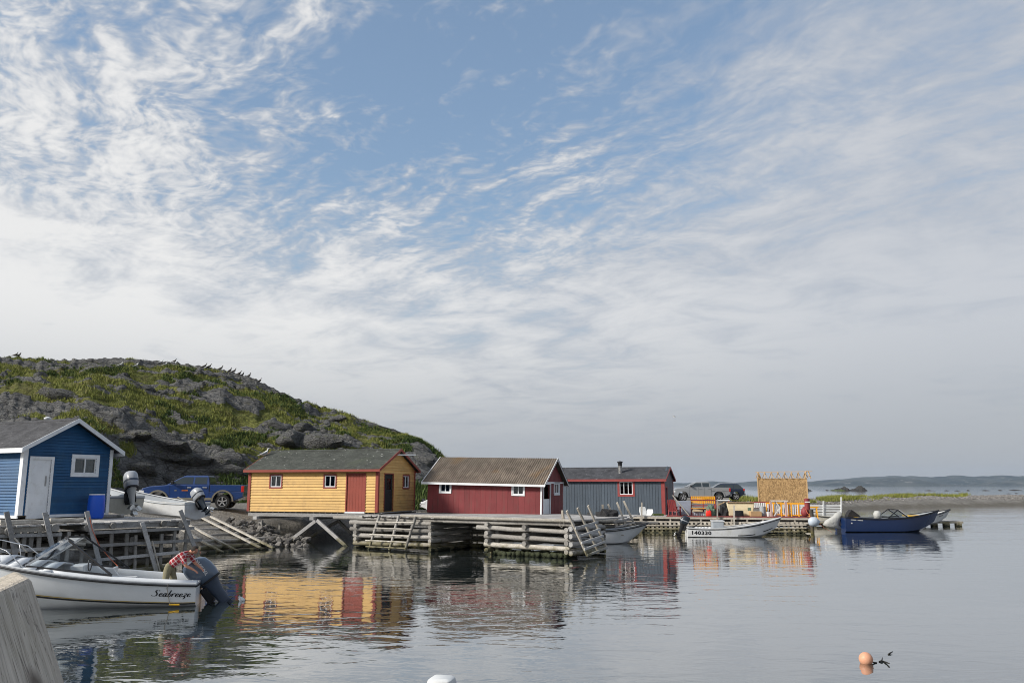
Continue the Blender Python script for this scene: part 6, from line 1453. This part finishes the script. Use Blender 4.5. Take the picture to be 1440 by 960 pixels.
mb = MB(); mb.tube([(-.12, 0, .33), (-.10, 0, .42), (.06, 0, .42), (.08, 0, .34)], .022, 8); mb.build('handle', 'can_red', e); mb = MB(); mb.tube([(.10, 0, .33), (.15, 0, .41)], .03, 8); mb.build('spout', 'black_rubber', e)
# small table with white top and dark gear below
e = thing_at('work_table', 1014, 1.6, 'small table with white top over dark gear next to the bench', 'table')
MB().box(-.48, .55, -.3, .3, .98, 1.03).build('table_top', 'white_paint', e)
for x in (-.42, .48):
    for y in (-.24, .24): MB().box(x-.035, x+.035, y-.035, y+.035, 0, .98).build('leg', 'chair_red', e)
heap('gear_heap', dkp(1018, 1.0)+Vector((0, 0, .05)), .33, .78, 'net_dark', 'dark heap of gear under the small white-topped table', 'gear', 8)
heap('coat_heap', dkp(1006, 1.15)+Vector((0, 0, .05)), .22, .62, 'chair_red', 'dark red bundle between the bench and the white-topped table', 'bundle', 12)
o = MB(); q = dkp(1015, 1.2); o.beam(q+Vector((-.25, 0, .70)), q+Vector((.25, .05, .92)), .10, .05); tag(o.build('brown_board', 'lumber'), 'short brown board under the white table top', 'board')
# cream insulated tub lying on its side
e = thing_at('insulated_tub', 1041, 1.1, 'large cream insulated tub lying on its side on the red deck', 'tub')
mb = MB(); mb.loft([[(-.80, -.38, 0), (.72, -.38, 0), (.72, .4, 0), (-.80, .4, 0)], [(-.86, -.40, .45), (.80, -.40, .45), (.80, .42, .45), (-.86, .42, .45)], [(-.92, -.34, .86), (.88, -.34, .86), (.88, .36, .86), (-.92, .36, .86)]]); mb.build('tub_shell', 'tub_cream', e, bevel=.05)
MB().box(.42, .62, -.415, -.37, .36, .55).build('badge', 'net_green', e); MB().box(-.9, .85, -.44, .3, .865, .89).build('lid_edge', 'lumber', e)
o = MB(); q = dkp(1038, .30); o.box(q.x-.26, q.x+.26, q.y-.2, q.y+.2, q.z, q.z+.36); tag(o.build('black_crate', 'net_dark', bevel=.02), 'black fish crate in front of the cream tub', 'crate')
o = MB(); q = dkp(1061, .55); o.box(q.x-.36, q.x+.36, q.y-.22, q.y+.22, q.z, q.z+.32); tag(o.build('cardboard_box', 'lumber', bevel=.01), 'low brown box between the cream tub and the white table', 'box')
# red bench and grey pail behind the box
e = thing_at('slatted_bench', 1068, 1.9, 'dark red bench with white slats behind the low brown box', 'bench')
for s_ in (-.6, .6): MB().box(s_-.04, s_+.04, -.03, .04, 0, .92).build('post', 'chair_red', e); MB().box(s_-.04, s_+.04, -.42, -.03, .40, .46).build('bracket', 'chair_red', e)
MB().box(-.62, .62, -.44, -.02, .465, .49).build('seat', 'chair_red', e); MB().box(-.64, .64, -.04, .0, .86, .93).build('top_rail', 'chair_red', e)
for i in range(9): MB().box(-.52+i*.12, -.45+i*.12, -.03, -.005, .52, .86).build('back_slat', 'white_paint', e)
o = MB(); q = dkp(1071.5, 1.0); o.lathe([(.13, 0), (.18, .02), (.21, .62), (.17, .63)], (q.x, q.y, q.z), 16); tag(o.build('grey_pail', 'boat_grey', smooth=True, auto=40), 'tall grey bin in front of the dark red bench', 'bin')
o = MB(); q = dkp(1079.5, .45); o.lathe([(.10, 0), (.105, .01), (.13, .28), (.11, .29)], (q.x, q.y, q.z), 14); tag(o.build('bucket', 'seat_white', smooth=True, auto=40), 'white bucket by the trestle table on the red deck', 'bucket')
# trestle table with crossed legs
e = thing_at('trestle_table', 1096, .9, 'white-topped trestle table with crossed legs on the red deck', 'table')
for i in range(3): MB().box(-.55, .50, -.36+i*.24, -.14+i*.24, .98, 1.02).build('table_plank', 'seat_white', e)
for y in (-.28, .28): 
    MB().beam((-.38, y, 0), (.30, y+.03, .96), .05, .10, up=(0, 1, 0)).build('leg', 'seat_white', e); MB().beam((.38, y+.056, 0), (-.30, y+.086, .96), .05, .10, up=(0, 1, 0)).build('leg', 'seat_white', e)
for i, (px_, bk_, lab) in enumerate(((1087, 1.5, 'low yellow slat fence panel standing behind the white bucket'), (1108, .6, 'yellow-railed fence panel with white slats right of the trestle table'), (1122, .5, 'short yellow-railed fence panel beside the red corner buoy'))):
    e = thing_at('picket_fence', px_, bk_, lab, 'fence panel'); hw = .50
    MB().box(-hw, hw, -.03, .03, .78, .88).build('top_rail', 'slat_yellow', e); MB().box(-hw, hw, -.03, .03, .06, .12).build('foot_rail', 'slat_yellow', e)
    for s_ in (-hw+.04, 0, hw-.04): MB().box(s_-.04, s_+.04, -.055, -.031, 0, .80).build('stile', 'slat_yellow', e)
    for k in range(6): MB().box(-hw+.13+k*.14, -hw+.19+k*.14, -.028, .028, .125, .775).build('slat', 'seat_white', e)
for px_ in (1083.5, 1104.5):
    o = MB(); q = dkp(px_, .35); o.box(q.x-.06, q.x+.06, q.y-.05, q.y+.05, q.z, q.z+.95); tag(o.build('pale_post', 'pink_tint'), 'bare pinkish post standing at the trestle table', 'post', 'posts by the trestle table')
# red buoys on the corner pile
e = empty('buoy_cluster', dkp(1131, .05), da, 'faded red buoy leaning at the corner pile of the red wharf', 'buoy')
mb = MB(); mb.lathe([(.03, 0), (.22, .08), (.27, .28), (.20, .52), (.05, .66)], n=16); mb.build('buoy_ball', 'chair_red', e, smooth=True); mb = MB(); mb.tube([(.0, -.28, .55), (.08, -.30, .30), (.3, -.35, -.05)], .02, 5); mb.build('rope', 'rope_orange', e)
e = empty('red_can', dkp(1134.5, .0, ZD+.45), da, 'upright dark red canister hung on the corner pile of the red wharf', 'canister')
mb = MB(); mb.lathe([(.10, 0), (.17, .02), (.17, .72), (.10, .76)], n=14); mb.build('canister_body', 'chair_red', e, smooth=True, auto=40); MB().box(-.16, .16, -.19, -.165, .50, .56).build('band', 'white_paint', e)
# white fender float at the waterline
q = at(1144.5, 733.5, 53.0); e = empty('float', (q.x, q.y, 0), 0, 'large grey-white fender float tied at the corner pile', 'float'); 
mb = MB(); mb.loft([[(x, r_*math.cos(a), .83+r_*math.sin(a)) for a in [k*math.pi/8 for k in range(16)]] for x, r_ in ((-.34, .05), (-.30, .20), (-.15, .29), (.08, .30), (.24, .22), (.32, .10), (.38, .06))]); mb.build('fender', 'float_white', e, smooth=True)
o = MB(); o.tube([q+Vector((.35, 0, -.1)), at(1158, 741, 53), at(1170, 748, 53.5)], .014, 5); o.build('tie_rope', 'rope_orange', e, origin=e.location)
# floating dock, slat fence, sawhorse beyond the red wharf
FD = Face((22.2, 64.2), (35.2, 64.2)); fe = empty('floating_dock', FD.at(0, 0), 0, 'low floating dock with pale plank edge behind the blue motorboat', 'dock')
for i in range(40): MB().beam(FD.at(i*.31, .40, 0), FD.at(i*.31, .40, -2.6), .29, .05).build('deck_plank', 'deck_grey', fe, origin=fe.location)
beamp(fe, FD.at(-.2, .30, .03), FD.at(12.4, .30, .03), .06, .14, 'pallet_wood', 'edge_beam')
for i in range(14): mb = MB(); mb.box(*sorted((FD.at(i*.93, 0).x-.2, FD.at(i*.93, 0).x+.2)), 64.15, 64.5, -.2, .22); mb.build('float_block', 'pallet_wood', fe, origin=fe.location)
SFc = Face((at(1122, 700, 68).x, 68.0), (at(1184, 700, 68).x, 68.0)); fc_ = empty('slat_fence', SFc.at(0, .4), 0, 'white horizontal slat fence at the landing beyond the red wharf', 'fence')
for py in (710.5, 714.2, 717.9, 721.6, 725): beamp(fc_, SFc.P(1118, py), SFc.P(1184, py), .04, .13, 'seat_white', 'slat')
for px_, y0 in ((1158, 704), (1183, 698.5)): beamp(fc_, SFc.P(px_, y0, .05), SFc.P(px_, 728, .05), .10, .08, 'seat_white', 'post', up=(0, -1, 0))
for i in range(14): u0 = i*.27; beamp(fc_, SFc.at(u0, 1.25, -.02), SFc.at(u0, 1.25, -3), .24, .05, 'deck_grey', 'deck_plank')
e = empty('sawhorse', at(1143, 722, 60), 0, 'yellow sawhorse standing beyond the red corner buoys', 'sawhorse'); e.location.z = .62
MB().box(-.42, .42, -.05, .05, .88, 1.0).build('beam', 'slat_yellow', e)
for x in (-.28, .28):
    for y in (-.22, .22): MB().beam((x, y, 0), (x, y*.15, .9), .06, .06).build('leg', 'slat_yellow', e)
o = MB(); o.box(at(1136, 700, 59.5).x, at(1150, 700, 59.5).x, 59.3, 63.5, .50, .60); e.location.z = .61; tag(o.build('gangway', 'deck_grey'), 'short grey gangway plank under the yellow sawhorse', 'gangway')
# bare chipboard shed with rafters
e = empty('unfinished_shed', (at(1066.5, 700, 75).x, 75, 1.45), R(-17), 'unfinished chipboard shed with bare rafters standing at the shore', 'shed')
Wd = 4.2; Hh = at(1067, 673, 75).z-1.45; Dp = 2.6
for k in range(4): MB().box(k*Wd/4+.003, (k+1)*Wd/4-.003, 0, .018, .08, Hh).build('wall_panel', 'chip_board', e)
for s_ in (0, 1): MB().box(*( (-.02, 0) if not s_ else (Wd, Wd+.02)), .02, Dp, .08, Hh).build('wall_panel', 'chip_board', e)
MB().box(0, Wd, Dp, Dp+.018, .08, Hh).build('wall_panel', 'chip_board', e)
for x in (-.04, Wd-.06): MB().box(x, x+.10, -.03, -.002, 0, Hh+.03).build('corner_stud', 'lumber', e)
MB().box(-.05, Wd+.05, -.02, .07, Hh+.002, Hh+.05).build('top_plate', 'lumber', e); MB().box(-.05, Wd+.05, Dp-.07, Dp+.03, Hh+.002, Hh+.05).build('top_plate', 'lumber', e)
hr = at(1067, 663.5, 75).z-1.45-Hh
for k in range(8):
    x = .06+k*(Wd-.12)/7; mb = MB(); mb.beam((x, -.1, Hh+.05), (x, Dp/2, Hh+hr), .045, .09); mb.beam((x, Dp+.1, Hh+.05), (x, Dp/2, Hh+hr), .045, .09); mb.beam((x-.22, 1.0, Hh+.05), (x, 1.2, Hh+hr), .03, .05); mb.beam((x+.22, 1.0, Hh+.05), (x, 1.2, Hh+hr), .03, .05); mb.build('rafter', 'lumber', e)
MB().beam((-.15, Dp/2, Hh+hr+.03), (Wd+.55, Dp/2, Hh+hr+.06), .04, .05).build('ridge_board', 'lumber', e)
mb = MB(); mb.prism([(-.05, Hh+.05), (.35, Hh+.05), (.15, Hh+hr)], .6, .62); mb.build('gable_infill', 'chip_board', e)
mb = MB(); mb.beam((Wd-.1, .9, Hh+.05), (Wd+.05, 1.1, Hh+hr+.1), .06, .08); mb.beam((Wd+.40, .9, Hh+.05), (Wd+.20, 1.1, Hh+hr+.1), .06, .08); mb.beam((Wd-.05, .9, Hh+hr*.45), (Wd+.33, .9, Hh+hr*.45), .05, .06); mb.beam((Wd-.0, 1.0, Hh+hr+.08), (Wd+.25, 1.0, Hh+hr+.08), .05, .06); mb.build('end_truss', 'lumber', e)
for x in (.2, Wd/2, Wd-.2):
    for y in (.2, Dp-.2): MB().box(x-.1, x+.1, y-.1, y+.1, -.35, .08).build('footing', 'pallet_wood', e)
# white upturned chairs and board by the slate shed
for px_, rz, lab in ((904, R(20), 'white plastic panel leaning upright against the slate shed'), (912.5, R(-25), 'white plastic panel lying low against the slate shed')):
    e = thing_at('plastic_panel', px_, .9, lab, 'panel', rz); mb = MB(); hgt = .55 if px_ < 905 else .40
    mb.loft([[(-.22, -.1, 0), (.22, -.1, 0), (.22, -.04, 0), (-.22, -.04, 0)], [(-.26, .05, hgt*.5), (.26, .05, hgt*.5), (.26, .11, hgt*.5), (-.26, .11, hgt*.5)], [(-.20, .12, hgt), (.2, .12, hgt), (.2, .18, hgt), (-.2, .18, hgt)]]); mb.build('panel_shell', 'seat_white', e, bevel=.02); MB().box(-.24, .24, -.2, -.1, 0, .04).build('panel_foot', 'seat_white', e)
o = MB(); q = dkp(925, .7); o.box(q.x-.36, q.x+.36, q.y-.2, q.y+.2, q.z, q.z+.12); tag(o.build('mossy_board', 'rock_moss', bevel=.01), 'mossy board stack at the foot of the slate shed wall', 'board')
q = LF.at(ulen-.6, ZF, -5.0); heap('net_heap', Vector((q.x-.1, q.y+.3, ZF)), .55, .38, 'net_dark', 'black tangle of nets and pots beside the red shed door', 'net', 21, .7)
rb2 = random.Random(2)
# ================================================================ FOREGROUND: leaning pile, post cap, buoy
woodmat('pile_wood', (.40, .365, .325), False, .0, .35)
t = NT('pile_wood'); c = t.coord('Object', (26, 26, 1.6)); c2 = t.coord('Object')
g1_ = t.noise(c, .8, 6, .65, 2.2); kn = t.vor(t.coord('Object', (6, 6, 4.2)), 1.0); fg = t.noise(t.coord('Object', (160, 160, 4)), 1, 4, .6)
co = t.mix(t.mr(g1_, .3, .7), (.30, .26, .205), (.60, .54, .46)); co = t.mix(1.0, co, t.gray(t.mr(fg, .3, .7, .78, 1.16)), 'MULTIPLY'); ck = t.noise(t.coord('Object', (14, 14, .9)), 1.0, 3, .6, 3.0); co = t.mix(t.mr(t.math('ABSOLUTE', t.math('SUBTRACT', ck, .5)), .012, .0, 0, .8), co, (.09, .075, .06)); co = t.mix(t.mr(kn, .22, .07, 0, .9), co, (.10, .075, .055)); co = t.mix(t.mr(t.noise(c2, 5, 5, .6), .55, .75, 0, .5), co, (.33, .29, .20))
t.color(co); t.p.inputs['Roughness'].default_value = .85; t.bump(t.math('ADD', g1_, fg), .004); MATS['pile_wood'] = t.m
a = at(42, 810, 1.95); b = at(91, 962, 1.80); dn = (b-a); k = (a.z+.5)/(-dn.z)
bot = a+dn*k; left = at(-70, 862, 1.55)-a; bk = at(30, 801, 2.25)-a; top_l = a+left
back_r = at(24, 800.5, 2.30); back_l = back_r+left*1.0
e = empty('leaning_pile', bot, 0, 'thick weathered timber pile with split grain in the near corner', 'pile')
axz = (a-bot).normalized(); axx = (left-axz*left.dot(axz)).normalized(); axy = axz.cross(axx); RM3 = Matrix((axx, axy, axz)).transposed()
mb = MB(); mb.hexa([RM3.inverted() @ (p-bot) for p in (bot, bot+left, bot+left+(back_r-a), bot+(back_r-a), a, top_l, back_l, back_r)]); o = mb.build('pile_timber', 'pile_wood', e, bevel=.012); o.rotation_euler = RM3.to_euler()
q = at(621, 951, 4.2); e = empty('capped_post', (q.x, q.y, 0), R(-12), 'white post cap with dark window standing out of the water', 'post'); zt2 = q.z
MB().box(-.045, .045, -.045, .045, -.6, zt2-.16).build('post', 'seat_white', e)
mb = MB(); mb.loft([sring(0, z, r_, r_, 16, 6) for z, r_ in ((zt2-.16, .060), (zt2-.03, .064), (zt2-.008, .058), (zt2, .045))]); mb.build('cap', 'seat_white', e, smooth=True, auto=40)
MB().box(-.038, .048, -.069, -.060, zt2-.13, zt2-.035).build('lens', 'hull_blue', e)
q = onz(1218, 932, 0); e = empty('mooring_buoy', (q.x, q.y, 0), 0, 'round pale orange mooring buoy floating in open water', 'buoy')
bm = bmesh.new(); bmesh.ops.create_uvsphere(bm, u_segments=32, v_segments=20, radius=.118)
for v in bm.verts: v.co.z += .072; 
me = bpy.data.meshes.new('ball'); bm.to_mesh(me); bm.free(); me.shade_smooth(); me.materials.append(MATS['buoy_orange']); o = bpy.data.objects.new('ball', me); COL.objects.link(o); o.parent = e
mb = MB(); mb.tube([(.08, .0, .03), (.15, .02, .012), (.20, .03, .004)], .012, 6); mb.build('eye_rope', 'kelp', e)
for pts in (((1236, 929.5), (1240, 928.5), (1241, 924)), ((1242, 929), (1247, 931), (1251, 932.5)), ((1249, 919.5), (1252, 917.5), (1255.5, 915.5))):
    o = MB(); o.tube([onz(x, y, .006+.012*i) for i, (x, y) in enumerate(pts)], [.012, .014, .007], 6); tag(o.build('kelp_strand', 'kelp', smooth=True), 'short dark strand of floating kelp beside the orange buoy', 'kelp', 'kelp strands by the buoy')
